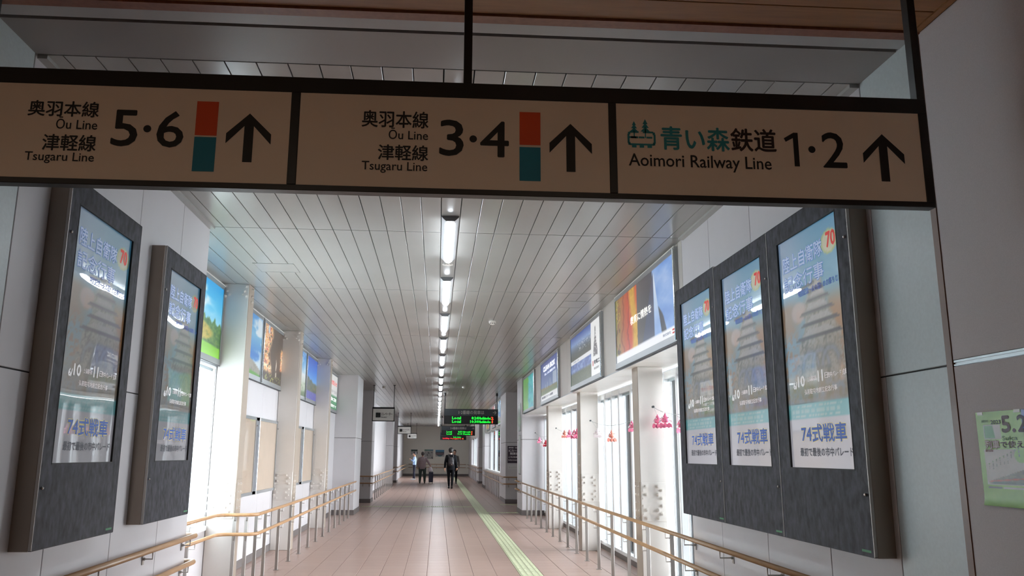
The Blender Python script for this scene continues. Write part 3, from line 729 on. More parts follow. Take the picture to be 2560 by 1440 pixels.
# ------------------------------------------------------------------ display cabinets
def poster_fn(lit=1.0):
    def fn(u, v):
        img = ramp(1-v, '5fb4e0', '63b6dc', '88b9d2', 'a8b4b8', '8c8f95', '7f8a96')
        img = over(img, 'a9c4e8', sm(u, .75, .0)*sm(v, .6, .85)*.9)
        n = fbm(u*7, v*14, 3); n2 = fbm(u*22, v*40, 5)
        img = over(img, 'd08a4a', sm(n + .5*u, .62, .9)*sm(v, .38, .5)*sm(-v, -.74, -.62)*.8)
        img = over(img, 'c98f62', sm(u, .45, .1)*sm(v, .52, .60)*sm(-v, -.74, -.68)*.7)
        d = ((u-.30)/.13)**2 + ((v-.655)/.045)**2; img = over(img, 'e8cfc6', sm(-d, -1.3, -.6)*.8)
        n3 = fbm(u*34, v*70, 23); tex = ramp(n3*.6+n2*.4, '2b2e36', '6f6d66', 'c9c4b8', '8c8474', '3f4440')
        w = .10+.30*sm(.80-v, .0, .40); m = sm(w*(.75+.5*n)-np.abs(u-.60), -.02, .04)*sm(v, .30, .36)*sm(.775-v, -.005, .01)
        img = over(img, tex, m*.92)
        for cc, hh, ww in ((.60, .738, .09), (.62, .700, .13), (.59, .652, .19), (.63, .600, .22), (.60, .548, .26)):
            k = (v-hh)/.018; e = ww*(1.15-.35*np.clip(k, -1, 1))
            img = over(img, ramp(n3, 'f0eeea', 'c4c0bc', 'e4e0da'), sm(-np.abs(v-hh-.010), -.016, -.010)*sm(e*.8-np.abs(u-cc), -.01, .01)*.85)
            img = over(img, '3b3d46', sm(-np.abs(v-hh+.010), -.010, -.005)*sm(e-np.abs(u-cc), -.01, .01)*.8)
        img = over(img, '4a4c52', sm(.006-np.abs(v-.752-.05*(u-.4)), -.003, .002)*sm(u, .26, .28)*sm(.60-u, 0, .02))
        for cc in (.44, .60, .76):
            d = np.abs(np.sqrt(((u-cc)/.13)**2+((v-.40)/.075)**2)-1); img = over(img, 'c3ccd8', sm(-d, -.16, -.06)*sm(v, .40, .41)*.7); img = over(img, '4c5262', sm(-d, -.34, -.2)*sm(v, .39, .40)*.25)
        img = over(img, ramp(n2, 'd89a5c', 'c0764c', 'dcb878'), sm(n3, .50, .62)*sm(np.abs(u-.58), .26, .40)*sm(v, .34, .4)*sm(.62-v, 0, .08)*.55)
        gr = sm(-v, -.42, -.3)*sm(v, .25, .29); img = over(img, ramp(n2, '6d7f4e', 'a88a6a', 'b3b7bd', '5d6f80'), gr*.75)
        d = np.sqrt(((u-.86)/.12)**2+((v-.895)/.048)**2); img = over(img, 'e9e6c2', sm(-d, -1.06, -.9)); img = over(img, 'c9dc8a', sm(-np.abs(d-.95), -.13, -.05))
        b = sm(-v, -.272, -.262)*sm(v, .198, .206); img = over(img, '7fd0d6', b)
        for k in range(3): img = over(img, 'd9f2f3', sm(-np.abs(v-(.252-.018*k)), -.006, -.003)*sm(vnoise(u*45, v*0+k, 7), .35, .5)*sm(u, .06, .08)*sm(-u, -.88, -.86)*.8)
        img = over(img, 'e6e4ee', sm(-v, -.204, -.198))
        return img*lit
    return fn
scr_mb = {}
def poster_letters(screen, o, r, es):
    """o lower left corner of the 0.79 x 1.405 screen"""
    o = Vector(o); rv = Vector(r)
    def T(items, col, bold, eps, e=es, name='lettering'):
        for s, a, b, c, d in items:
            mb = MB(); text(mb, s, o + rv*(a*.79) + Vector((0, 0, c*1.405)), r, Z, (b-a)*.79, (d-c)*1.405, bold, eps, 2)
            mb.build(name, letter(col, e), screen)
    big = [('陸上自衛隊', .07, .73, .845, .915), ('記念行事', .07, .73, .755, .825)]
    T(big, '4a7cc6', .0042, .0008); T(big, 'c2d0ea', .0014, .0016)
    T([('70', .80, .93, .865, .925)], 'd8342c', .004, .0012)
    T([('特別記念〜火の国!! のお祭りじゃ', .30, .97, .715, .742)], '3d55a8', .0008, .0012)
    T([('6/', .12, .18, .330, .358), ('10', .20, .31, .336, .380), ('11', .53, .60, .345, .388)], 'f3f3f3', .003, .0016)
    T([('土 弘前駐屯地', .36, .50, .352, .372), ('市中パレード 式典', .68, .95, .352, .375), ('日', .63, .68, .352, .375), ('弘前駐屯地創立記念行事', .30, .80, .30, .322)], 'f0e9ea', .0004, .0016)
    T([('74式戦車', .20, .88, .105, .175)], 'e8d45a', .0060, .0008); T([('74式戦車', .20, .88, .105, .175)], '2f56a4', .0032, .0016)
    T([('最初で最後の市中パレード', .16, .95, .048, .082)], '3a3c44', .0014, .0012)
def cabinet(label, side, y0, y1, z0, z1, sy0, sy1, depth=.098, wavy=False, group=None, steel_near=True):
    """side -1: on the left wall facing +X"""
    xw = XL if side < 0 else XR; s = 1 if side < 0 else -1; xf = xw + s*depth
    t = thing('display_cabinet', label, 'display', (xw, (y0+y1)/2, z0), group)
    hx = sorted((xw, xf - s*.003))
    MB().cbox(hx[0], hx[1], y0, y1, z0, z1, .002).build('housing', steel_d, t)
    # door leaf with opening
    dz0, dz1, dy0, dy1 = z0+.004, z1-.004, y0+.006, y1-.006
    a, b = 1.436, 2.838
    f = MB(); fx = sorted((xf-s*.003, xf+s*.012))
    f.box(*fx, dy0, dy1, dz0, a); f.box(*fx, dy0, dy1, b, dz1); f.box(*fx, dy0, sy0, a, b); f.box(*fx, sy1, dy1, a, b)
    leaf = f.build('door', mott_m, t)
    g = MB(); e = sorted((xf-s*.002, xf+s*.0135)); w = .006
    g.box(*e, sy0, sy0+w, a, b); g.box(*e, sy1-w, sy1, a, b); g.box(*e, sy0, sy1, a, a+w); g.box(*e, sy0, sy1, b-w, b)
    g.build('gasket', blackm2, leaf)
    e = sorted((xf-s*.003, xf+s*.013))
    MB().box(*e, dy0-.005, dy0, dz0, dz1).build('edge_strip', steel_m, t)
    MB().box(*e, dy1, dy1+.004, dz0, dz1).box(*e, dy0, dy1, dz1, dz1+.003).box(*e, dy0, dy1, dz0-.003, dz0).build('seal', blackm2, t)
    for z in (1.32, 2.655):
        MB().tube([(xf+s*.010, y0+.034, z), (xf+s*.020, y0+.034, z), (xf+s*.024, y0+.034, z)], [.0085, .0085, .005], 12).build('lock', chrome_m, leaf)
    # screen: picture reads left to right for someone facing it
    if side < 0: o, r = (xf+s*.001, sy0+.004, a+.004), (0, 1, 0)
    else: o, r = (xf+s*.001, sy1-.004, a+.004), (0, -1, 0)
    W_, H_ = sy1-sy0-.008, b-a-.008
    sc = picture('screen', o, r, Z, W_, H_, 70, 126, poster_fn(), screen_w if wavy else screen_m, t)
    o2 = Vector(o)
    poster_letters(sc, o2, r, .22 if not wavy else .12)
    n = Vector(r).cross(Vector((0, 0, 1)))
    mk = MB(); oy = Vector((xf+s*.012, (y1-.022 if side < 0 else y0+.022), z0+.028)); rr = Vector(r)
    # small green maker's mark at the lower far corner
    oy = Vector((xf+s*.012, (dy1-.145 if side < 0 else dy0+.145), z0+.022))
    rect(mk, oy, r, Z, .03, .12, 0, .012, .001); mk.build('maker_plate', green_m, leaf)
    return t
gl = 'poster display cabinets on the left wall'; gr = 'row of three poster display cabinets on the right wall'
cabinet('tall charcoal display cabinet on the left wall, the nearer of two', -1, 4.273, 5.305, 1.015, 2.968, 4.388, 5.186, wavy=True, group=gl)
cabinet('tall charcoal display cabinet on the left wall, farther one with narrower view', -1, 5.816, 6.838, 1.018, 2.973, 5.945, 6.72, wavy=True, group=gl)
cabinet('nearest of the three charcoal display cabinets joined on the right wall', 1, 4.004, 5.054, 1.017, 2.960, 4.130, 4.905, group=gr)
cabinet('middle of the three charcoal display cabinets joined on the right wall', 1, 5.056, 6.098, 1.017, 2.960, 5.180, 5.950, group=gr)
cabinet('farthest of the three charcoal display cabinets, beside the window bay', 1, 6.100, 7.138, 1.017, 2.975, 6.210, 7.005, group=gr)

# ------------------------------------------------------------------ light boxes
def light_box(name_label, side, y0, y1, z0, z1, fn, nu=90, nv=44, texts=(), frame=.05, bot=.07, x=None, strips=()):
    """side -1 left wall (faces +X). strips kept for divider posts"""
    xw = (XB if side < 0 else XR) if x is None else x; s = 1 if side < 0 else -1; d = .035
    t = thing('light_box', name_label, 'light box', (xw, (y0+y1)/2, z0))
    xa = sorted((xw, xw+s*d))
    f = MB(); f.box(*xa, y0, y1, z1-frame, z1); f.box(*xa, y0, y1, z0, z0+bot); f.box(*xa, y0, y0+frame*.7, z0+bot, z1-frame); f.box(*xa, y1-frame*.7, y1, z0+bot, z1-frame)
    f.build('frame', alu_m, t)
    hx = sorted((xw+s*d-s*.006, xw+s*(d+.010))); MB().tube([(xw+s*(d+.008), y0+.012, z0+.01), (xw+s*(d+.008), y0+.012, z1-.02)], .012, 10).build('hinge_post', chrome_m, t)
    MB().box(*sorted((xw, xw+s*(d+.004))), y0, y1, z1-.002, z1+.008).build('top_strip', white_m, t)
    MB().box(*sorted((xw, xw+s*(d+.006))), y0, y1, z0-.008, z0).build('bottom_strip', dark_m, t)
    py0, py1, pz0, pz1 = y0+frame*.7, y1-frame*.7, z0+bot, z1-frame
    if side < 0: o, r = (xw+s*(d-.008), py0, pz0), (0, 1, 0)
    else: o, r = (xw+s*(d-.008), py1, pz0), (0, -1, 0)
    w, h = py1-py0, pz1-pz0
    p = picture('picture', o, r, Z, w, h, nu, nv, fn, lb_m, t)
    for s_, a, b, c, dd, col, bold, es in texts:
        mb = MB(); text(mb, s_, Vector(o)+Vector(r)*(a*w)+Vector((0, 0, c*h)), r, Z, (b-a)*w, (dd-c)*h, bold, .003, 2); mb.build('lettering', letter(col, es), p)
    return t
def f_field(u, v):
    img = ramp(1-v, '1fa3e6', '4fc0ee', 'bfe4f2', 'dff0f2')
    c = fbm(u*3, v*4, 11); img = over(img, 'fbfdff', sm(c, .42, .6)*sm(v, .5, .6)*sm(-np.abs(u-.45), -.5, -.2))
    h = .50 + .08*vnoise(u*34, u*0, 4)+.03*vnoise(u*80, u*0, 9) - .08*u
    n = fbm(u*30, v*30, 2); img = over(img, ramp(n, '2c5a34', '4f7f3e', '86a04c'), sm(h-v, -.01, .02))
    b = ((u-.5)/.38)**2+((v-.30)/.15)**2; img = over(img, ramp(n, '5d7a2c', 'b7a93e', 'd3bd55'), sm(-b, -1.1, -.7))
    g = .24-.10*u; img = over(img, ramp(v*3+n*.2, '8fe02a', '84cf2f', '6fb637'), sm(g-v, -.01, .01))
    return img
def f_rock(u, v):
    c = fbm(u*3, v*5, 21); img = ramp(1-v, '3f8ed2', '79b8dc', '2f7fd0', '5fb0ea'); img = over(img, 'e8eff2', sm(c, .45, .62)*.85)
    n = fbm(u*12, v*12, 6); h = .30-.22*(u-.35)**2*2; img = over(img, ramp(n, '6d7068', 'a2a096', '84867a'), sm(h-v, -.01, .02)); img = over(img, '58a03c', sm(.14-.10*u-v, -.01, .02))
    return img
def f_fest(u, v):
    img = ramp(v, '3a302b', '4a3f38', '52463f'); n = fbm(u*26, v*18, 31); n2 = fbm(u*50, v*30, 8)
    pal = ramp(n2, 'c03a20', 'f09a3c', 'fff2c8', 'd8452a', '3f7a4a')
    m = sm(-np.abs(u-.17-.06*np.sin(v*9)), -.24, -.10)*sm(v, .12, .2)
    img = over(img, pal, m*sm(n, .32, .42)); m = sm(-np.abs(u-.86), -.12, -.05)*sm(v, .26, .3)*sm(-v, -.74, -.66); img = over(img, pal, m*sm(n, .3, .45))
    img = over(img, 'fdf3d2', sm(-np.abs(v-.27+.05*u), -.05, -.02)*sm(-u, -.42, -.34)*sm(n2, .3, .5)); img = over(img, 'e8e2d4', sm(-np.abs(u-.60), -.028, -.012)*sm(v, .10, .14)*sm(-v, -.55, -.35)*sm(n, .3, .45))
    img = over(img, 'c9d9e8', sm(-np.abs(u-.22), -.05, -.02)*sm(v, .84, .88)); img = over(img, 'c7d06a', sm(n2, .62, .72)*sm(-v, -.22, -.1)); return img
def f_sky1(u, v):
    img = ramp(1-v, '2a7fd8', '5fb0ea', 'cfe6f2', '6f8f58', '4f6f3c'); return over(img, 'ffffff', sm(fbm(u*2, v*5, 4), .5, .65)*.6)
def f_lake(u, v):
    img = ramp(1-v, '1556c8', '2f7fe0', '6fb6f0', 'cfe4f2'); n = fbm(u*14, v*14, 9)
    h = .50-.16*u+.05*vnoise(u*10, u*0, 2); img = over(img, ramp(n, '2c3f34', '56603c', '8a7440'), sm(h-v, -.02, .02)); img = over(img, ramp(n, '2d3f9a', '4a4fb4', '6a5fae'), sm(.20-v, -.01, .02)); return img
def f_info(u, v):
    img = base(u, 'f2f2f0'); img = over(img, '1f8a4e', sm(.40-v, -.005, .005)); img = over(img, '2fa866', sm(-np.abs(v-.2), -.02, -.01)); return img
light_box('lit picture of blue sky, fir trees and bright green meadow, beside the first left column', -1, 7.23, 9.69, 2.505, ZC-.04, f_field, 110, 60)
light_box('lit picture of a rocky hill under blue sky, right behind the first left column', -1, 9.99, 11.93, 2.505, ZC-.04, f_rock, 70, 44)
light_box('lit picture of colourful lantern floats at night on the left wall', -1, 11.97, 13.78, 2.505, ZC-.04, f_fest, 120, 70)
light_box('narrowly visible lit picture of sky over fields, behind the second left column', -1, 14.0, 15.98, 2.505, ZC-.04, f_sky1, 40, 30)
light_box('lit picture of a deep blue sky over hills and a violet lake', -1, 16.0, 17.80, 2.505, ZC-.04, f_lake, 70, 40)
light_box('lit white and green advertisement next to the left pier', -1, 18.6, 21.05, 2.505, ZC-.04, f_info, 30, 30,
          texts=[('お知らせ', .50, .96, .70, .84, 'd23c34', .004, .5), ('8:00〜20:00', .5, .96, .48, .56, '8a8a8a', .002, .3), ('営業のご案内', .45, .95, .24, .34, 'f4f4f4', .004, .7), ('駅前すぐ', .45, .95, .06, .14, 'f4f4f4', .004, .7)])

def f_fabric(u, v):
    img = ramp(u, '8c8a4a', 'c24a2e', 'd2553a', 'c87f32', 'b58f3c'); img = np.where((u > .42)[..., None], ramp((u-.42)/.58, '5a5a5e', '474a52', '3f4756', '40537c'), img)
    n = fbm(u*40, v*12, 14); a = u < .42
    fold = .5+.5*np.sin(u*60+fbm(u*3, v*3, 2)*9); img = over(img, '6e2018', np.where(a, sm(fold, .75, 1)*.45, 0)); img = over(img, 'd8c04c', np.where(u < .09, sm(n, .5, .6)*.9, 0)*sm(v, .5, .6)); img = over(img, '241c14', np.where(u < .10, sm(n, .58, .66)*.8, 0))
    gold = sm(-np.abs(u-.36-.03*np.sin(v*5)), -.09, -.02); img = over(img, ramp(n, 'a67a26', 'd9b04a', 'c28f30'), gold*np.where(a, 1, 0))
    c = fbm((u-.7)*6, v*6, 5); sky = ramp(c, '5b86cc', '7fa6de', 'b2c8ea'); img = over(img, sky, sm(u, .68, .685)+.0*v)
    t = 1-(v-.12)/.88   # 0 top .. 1 bottom
    img = over(img, '46506a', sm((.70+.00*t)-u, -.002, .004)*sm(u, .70-.20*t, .705-.19*t)); img = over(img, 'dfe9f3', sm(u, .70-.002, .70+.004)*sm((.70+.10*t)-u, -.004, .004)*sm(-t, -1.2, -.04)); img = over(img, '3a4250', sm(u, .70+.10*t, .705+.10*t)*sm(.70+.17*t*sm(t, .3, .8)-u, -.004, .004))
    img = over(img, 'f1f3f8', sm(.115-v, -.004, .004)); return img
def f_photos(u, v):
    n = fbm(u*20, v*20, 7); n2 = fbm(u*60, v*50, 3)
    top = ramp((1-v)*2, '3555a0', '7f9fd0', '4a5a5e', '3c4438'); top = over(top, 'e6ecf2', sm(n2, .62, .7)*sm(-np.abs(v-.74), -.14, -.05)*sm(u, .2, .3))
    bot = ramp(n, '2f3f78', '5a78b8', 'c2d2ea'); bot = over(bot, ramp(n2, '2c3a2c', '5c6a44'), sm(.26-v, -.02, .05))
    img = np.where((v > .5)[..., None], top, bot); img = over(img, 'eef1f4', sm(-np.abs(v-.47), -.045, -.04)); img = over(img, 'f3f5f5', sm(u, .70, .705))
    c = np.abs(u-.83); w = .012+.05*sm(.82-v, 0, .45); img = over(img, '56585e', sm(w-c, -.003, .003)*sm(v, .34, .36)*sm(-v, -.90, -.86)*sm(n2, .3, .45)*.9); img = over(img, 'c23a34', sm(.012-np.abs(u-.755), -.002, .004)*sm(.045-np.abs(v-.23), -.004, .004)); return img
def f_tower(u, v):
    n = fbm(u*20, v*20, 12); img = ramp(1-v, '4a5a9c', '5468a6', '5a74a8', '54707c'); img = over(img, '6d6a35', sm(.34-.05*u-v, -.02, .02)); img = over(img, ramp(n, '54684f', '6a7a3c'), sm(.26-v, -.02, .02))
    img = over(img, 'aebbd2', sm(.10-np.abs(u-.80), -.004, .004)*sm(.15-np.abs(v-.46), -.004, .004)*.9)
    for c, h in ((.30, .40), (.40, .44), (.55, .50), (.62, .38)): img = over(img, '8f9db4', sm(.018-np.abs(u-c), -.003, .003)*sm(h-v, -.004, .004)*sm(v, .28, .30)*.8)
    return over(img, 'f0f2f4', sm(.15-v, -.004, .004))
def f_teal(u, v):
    n = fbm(u*5, v*8, 17); n2 = fbm(u*20, v*20, 2); img = ramp(n, '1f9a96', '3ec2c4', '7ad8e0'); img = over(img, '2f6fc0', sm(n2, .6, .7)*.5); return over(img, '6fae2c', sm(.42-u+.15*n, -.05, .1)*.8)
light_box('large lit advertisement of red and gold fabric beside a silver peak, right bulkhead', 1, 7.37, 10.02, SOF+.015, ZC-.03, f_fabric, 170, 70,
          texts=[('教育に情熱を', .30, .66, .46, .58, 'f4f2ea', .0008, .8), ('株式会社', .82, .93, .04, .075, '7f8aa0', .001, .1), ('＝', .95, .985, .03, .08, 'c23a34', .003, .2)])
light_box('lit advertisement with two photographs and a drawn tower, second on the right bulkhead', 1, 10.90, 13.53, SOF+.015, ZC-.03, f_photos, 150, 64,
          texts=[('青電工', .79, .95, .20, .27, '55555c', .004, 0), ('青森営業所', .79, .93, .10, .14, '77777c', .001, 0), ('夜景と橋', .10, .30, .455, .485, '9aa0aa', .001, .2)])
light_box('lit blue advertisement with white title over green ground, third on the right bulkhead', 1, 14.90, 17.54, SOF+.015, ZC-.03, f_tower, 110, 60,
          texts=[('CLEAN BOX', .16, .82, .76, .88, 'f2f4fa', .008, .9), ('美しい水と環境を守る', .24, .84, .64, .70, 'dfe4f2', .003, .7), ('株式会社 クリーン設備', .06, .70, .05, .11, '3c4460', .003, 0)])
light_box('lit turquoise and green picture next to the right pier', 1, 18.72, 21.20, SOF+.015, ZC-.03, f_teal, 60, 36)
light_box('lit picture of blue sky over a pale mountain beyond the dark notice pier', 1, 28.6, 30.2, 2.56, ZC-.04, f_rock, 40, 30, x=2.26)
light_box('small reddish lit picture in the second bay on the right', 1, 31.6, 33.4, 2.56, ZC-.04, lambda u, v: ramp(fbm(u*6, v*6, 3), 'b04a5a', 'd8909a', '6a3f5a'), 20, 16, x=2.26)
light_box('small yellow-brown lit picture in the second bay on the right', 1, 35.0, 37.0, 2.56, ZC-.04, lambda u, v: ramp(fbm(u*6, v*6, 8), 'b08a3a', 'd8b45a', '7a5f3a'), 20, 16, x=2.26)
light_box('lit blue picture in the second bay on the left', -1, 29.6, 31.6, 2.56, ZC-.04, lambda u, v: ramp(1-v, '3f7fd0', '9fc4ea', 'b8c8d8'), 20, 16, x=-2.46)
for (a, b, c, d, lb) in ((21.45, 21.95, 2.12, 2.86, 'upper narrow framed notice on the side of the right pier'), (21.45, 21.95, 1.0, 2.02, 'lower narrow framed notice on the side of the right pier')):
    t = thing('framed_notice', lb, 'notice', (2.2, a, c))
    MB().box(2.185, 2.2, a, b, c, d).build('frame', chrome_m, t); picture('paper', (2.184, b-.02, c+.02), NY, Z, b-a-.04, d-c-.04, 6, 14, lambda u, v: ramp(fbm(u*4, v*9, 5), '3a6a4a', 'd6dcd6', 'b8c4bc'), print_m, t)

# ------------------------------------------------------------------ notice boards, left bay
def board(label, y0, y1, z0=.925, z1=2.005):
    t = thing('notice_board', label, 'notice board', (XB, (y0+y1)/2, z0)); x = XB
    f = MB(); w = .035; f.box(x, x+.035, y0, y1, z0, z0+w*1.2); f.box(x, x+.035, y0, y1, z1-w*1.2, z1); f.box(x, x+.035, y0, y0+w, z0, z1); f.box(x, x+.035, y1-w, y1, z0, z1); f.build('frame', alu_m, t)
    MB().box(x, x+.022, y0+w, y1-w, z0+w, z1-w).build('board_face', cork_m, t)
    MB().tube([(x+.038, y0+.012, z0), (x+.038, y0+.012, z1)], .011, 8).build('hinge_post', chrome_m, t)
    MB().tube([(x+.034, y1-.01, z1-.12), (x+.048, y1-.01, z1-.12)], .012, 8).build('lock', chrome_m, t)
board('empty beige notice board partly hidden behind the first left column', 10.35, 11.90)
board('empty beige notice board with reflections between first and second left columns', 12.045, 13.44)
board('empty beige notice board just behind the second left column', 14.2, 15.86)
board('empty beige notice board in front of the third left column', 16.03, 17.38)

# ------------------------------------------------------------------ poster on the near right wall
ps = thing('poster', 'green paper poster with train and station list taped on the grey hall wall', 'poster', (2.22, 2.97, 1.317))
def f_green(u, v):
    n = fbm(u*9, v*9, 5); img = ramp(n, '7fae33', '8cc23e', '9fce4a')
    img = over(img, 'dcdad8', sm(u, .055, .06)*sm(v, .225, .228)*sm(-v, -.60, -.597)); img = over(img, '3f6fc8', sm(u, .50, .51)*sm(v, .78, .785)*sm(-u, -.86, -.85))
    img = over(img, 'd8d8d6', sm(u, .075, .08)*sm(-u, -.27, -.265)*sm(v, .70, .705)*sm(-v, -.86, -.855)); img = over(img, '3a9a52', sm(u, .08, .085)*sm((.20-.12*(v-.7))-u, -.004, .004)*sm(v, .71, .715)*sm(-v, -.85, -.845))
    tr = sm(.36+.12*(u-.06)-v, -.003, .003)*sm(v-.235-.0*u, -.003, .003)*sm(u, .06, .10); tip = sm(.25+.34*np.clip(u-.06, 0, .4)-v, -.003, .003)
    img = over(img, ramp(fbm(u*30, v*60, 3), '3c3f44', '6b5d4a', '8c8468'), tr*tip*.95); img = over(img, 'c24a34', tip*tr*sm(-np.abs(v-.255-.10*(u-.06)), -.010, -.005)); img = over(img, '2b4a44', tip*sm(-np.abs(v-.245), -.012, -.008)*sm(u, .1, .14))
    img = over(img, '6d6a6a', sm(-np.abs(v-.196), -.012, -.010)*sm(u, .06, .065)*sm(-u, -.22, -.215)); img = over(img, 'e2e2e0', sm(-np.abs(v-.196), -.012, -.010)*sm(u, .225, .23)*sm(-u, -.95, -.94))
    d = ((u-.46)/.075)**2+((v-.53)/.075)**2; img = over(img, '86c33c', sm(-d, -1.04, -.96))
    for k in range(9):
        uu = .10+.042*k; vv = .445+.020*k; img = over(img, '4a7a3a', sm(-((u-uu)/.008)**2-((v-vv)/.009)**2, -1.2, -.8)); img = over(img, '6a6a6c', sm(-np.abs(u-uu), -.007, -.004)*sm(-np.abs(v-vv+.045), -.028-.010*((k*7)%3), -.024-.01*((k*7)%3))*sm(vnoise(u*0+k, v*120, 3), .3, .5))
    return img
pw, ph = .522, .369
pic = picture('paper', (2.2165, 3.238, 1.317), NY, Z, pw, ph, 150, 110, f_green, print_m, ps)
for v in pic.data.vertices:      # slight curl of the lower edge
    k = max(0, (1.36-v.co.z)/.043); v.co.x -= .006*k*k
def PT(items, col, bold=.0008, eps=.001, es=0):
    for s, a, b, c, d in items:
        mb = MB(); text(mb, s, Vector((2.2165, 3.238-a*pw, 1.317+c*ph)), NY, Z, (b-a)*pw, (d-c)*ph, bold, eps, 2)
        mb.build('lettering', letter(col, es), pic)
PT([('2023', .17, .28, .865, .905)], '3a4438'); PT([('5.', .29, .43, .775, .94)], '5a4a4a', .003); PT([('27', .46, .66, .775, .94)], '3a3440', .003)
PT([('Suica', .28, .44, .69, .735)], '3f6a34', .0003); PT([('列車', .08, .24, .605, .69)], '6a4038', .0030, .0008); PT([('列車', .08, .24, .605, .69)], 'e0dcd8', .0008, .0014); PT([('で使える', .25, .58, .61, .68)], '5a4a48', .0008)
PT([('運行区間', .075, .16, .570, .595)], '7a4a44', .0003); PT([('お知らせ', .065, .14, .885, .915)], '4f6a34', .0003)
for yy_, zz in ((3.215, 1.680), (3.0, 1.682)): MB().box(2.2155, 2.2165, yy_-.022, yy_+.012, zz-.006, zz+.006).build('tape', mat('tape', 'dfe0da', .3), ps)

# ------------------------------------------------------------------ departure boards
def led_board(label, y, header, rows_, es=1.6):
    x0, x1, zb_, zm, zt_ = .215, 1.985, 2.488, 2.752, 2.972
    t = thing('departure_board', label, 'departure board', ((x0+x1)/2, y+.12, zb_))
    MB().cbox(x0, x1, y, y+.24, zb_, zt_, .006).build('housing', blackm2, t)
    MB().box(x0+.01, x1-.01, y-.006, y, zm, zt_-.01).build('header_panel', mat('header_grey', '3d444a', .4), t)
    d = MB().box(x0+.02, x1-.02, y-.004, y, zb_+.02, zm-.01).build('led_field', mat('led_black', '0b0a0c', .35), t)
    for x in (x0+.02, x1-.03):
        h = MB().tube([(x, y+.12, zt_-.01), (x, y+.12, ZC)], .014, 8).build('hanger', blackm2, t)
        MB().tube([(x, y+.12, ZC-.09), (x, y+.12, ZC)], .035, 12).build('ceiling_cup', blackm2, h)
    mb = MB()
    for s, a, b in header: text(mb, s, (x0+a*1.77, y-.006, 2.80), X, Z, (b-a)*1.77, .125, .003, .002, 2)
    mb.build('lettering', mat('header_letters', 'b9b6b2', .5), t)
    ar = MB(); ax, az = x0+.96*1.77, 2.862
    ar.box(ax-.10, ax, y-.009, y-.007, az-.010, az+.010)
    for sgn in (1, -1): ar.plate([(ax-.055, az+sgn*.058), (ax-.030, az+sgn*.058), (ax+.02, az), (ax-.01, az)][::sgn], (0, y-.008, 0), X, Z)
    ar.build('arrow', MATS['header_letters'], t)
    for s, a, b, c, dd, col in rows_:
        mb = MB(); text(mb, s, (x0+a*1.77, y-.004, zb_+c), X, Z, (b-a)*1.77, dd, .0045, .003, 1); mb.build('led_text', letter(col, es), d)
G_, R_ = '18d83a', 'f0502c'
led_board('nearest departure board, grey header over two green lines, for platforms 1 and 2', 26.75, [('1·2番線の発車は', .27, .74)],
          [('Local', .15, .31, .15, .085, G_), ('8:24', .51, .63, .15, .085, G_), ('Hachinohe', .64, .86, .15, .085, G_), ('2', .87, .915, .15, .085, R_),
           ('Local', .15, .31, .035, .085, G_), ('10:30', .485, .63, .035, .085, G_), ('Hachinohe', .64, .86, .035, .085, G_), ('1', .885, .90, .035, .085, R_)])
led_board('second departure board, green lines under a grey header, for platforms 3 and 4', 43.0, [('3·4番線の発車は', .27, .74)],
          [('Local', .16, .31, .15, .08, G_), ('8:55 Hirosaki', .50, .86, .15, .08, G_), ('4', .88, .92, .15, .08, R_), ('Local', .16, .31, .04, .08, G_), ('9:10 Kanita', .48, .86, .04, .08, G_), ('3', .88, .92, .04, .08, R_)])
led_board('farthest departure board with red text, half hidden under the second one', 56.0, [('5·6番線の発車は', .27, .74)],
          [('Ltd.Exp', .10, .36, .04, .10, 'f0303c'), ('8:46 Akita', .50, .80, .15, .07, G_), ('Tsugaru', .38, .80, .04, .08, R_), ('6', .84, .90, .04, .10, R_)])

# ------------------------------------------------------------------ elevator signs
def lift_sign(label, y, x0, x1, zb_, zt_):
    t = thing('elevator_sign', label, 'sign', ((x0+x1)/2, y, zb_))
    w = .022; f = MB(); f.box(x0, x1, y, y+.06, zt_-.05, zt_); f.box(x0, x1, y, y+.06, zb_, zb_+w); f.box(x0, x0+w, y, y+.06, zb_, zt_); f.box(x1-w, x1, y, y+.06, zb_, zt_); f.build('frame', blackm2, t)
    p = MB().box(x0+w, x1-w, y+.008, y+.05, zb_+w, zt_-.05).build('sign_panel', mat('lift_face', 'd2d0ca', .4), t)
    for x in (x0+.02, x1-.035):
        h = MB().box(x, x+.018, y+.02, y+.038, zt_, ZC).build('hanger', blackm2, t); MB().box(x-.02, x+.038, y, y+.058, ZC-.02, ZC).build('ceiling_plate', blackm2, h)
    W_ = x1-x0; H_ = zt_-zb_; b = MB(); s0, z0 = x0+.16*W_, zb_+.27*H_; a = .34*H_
    rect(b, (0, y+.008, 0), X, Z, s0, s0+a*.98, z0, z0+a, .002); ic = b.build('pictogram', blackm2, p)
    m = MB(); o = (s0, y+.006, z0)
    for cx in (.28, .52, .76):
        m.plate([(a*(cx+.05*math.cos(q*math.pi/5)), a*(.42+.05*math.sin(q*math.pi/5))) for q in range(10)], o, X, Z); rect(m, o, X, Z, a*(cx-.06), a*(cx+.06), a*.10, a*.35, 0)
    m.plate([(a*.25, a*.68), (a*.45, a*.68), (a*.35, a*.86)], o, X, Z); m.plate([(a*.55, a*.86), (a*.65, a*.68), (a*.75, a*.86)], o, X, Z)
    m.build('figures', MATS['lift_face'], ic)
    mb = MB(); text(mb, 'エレベーター', (x0+.40*W_, y+.008, zb_+.42*H_), X, Z, .50*W_, .20*H_, .002, .002, 2); mb.build('lettering', ink_m, p); mb = MB(); text(mb, 'Elevator', (x0+.40*W_, y+.008, zb_+.25*H_), X, Z, .26*W_, .10*H_, .001, .002, 2); mb.build('lettering', ink_m, p)
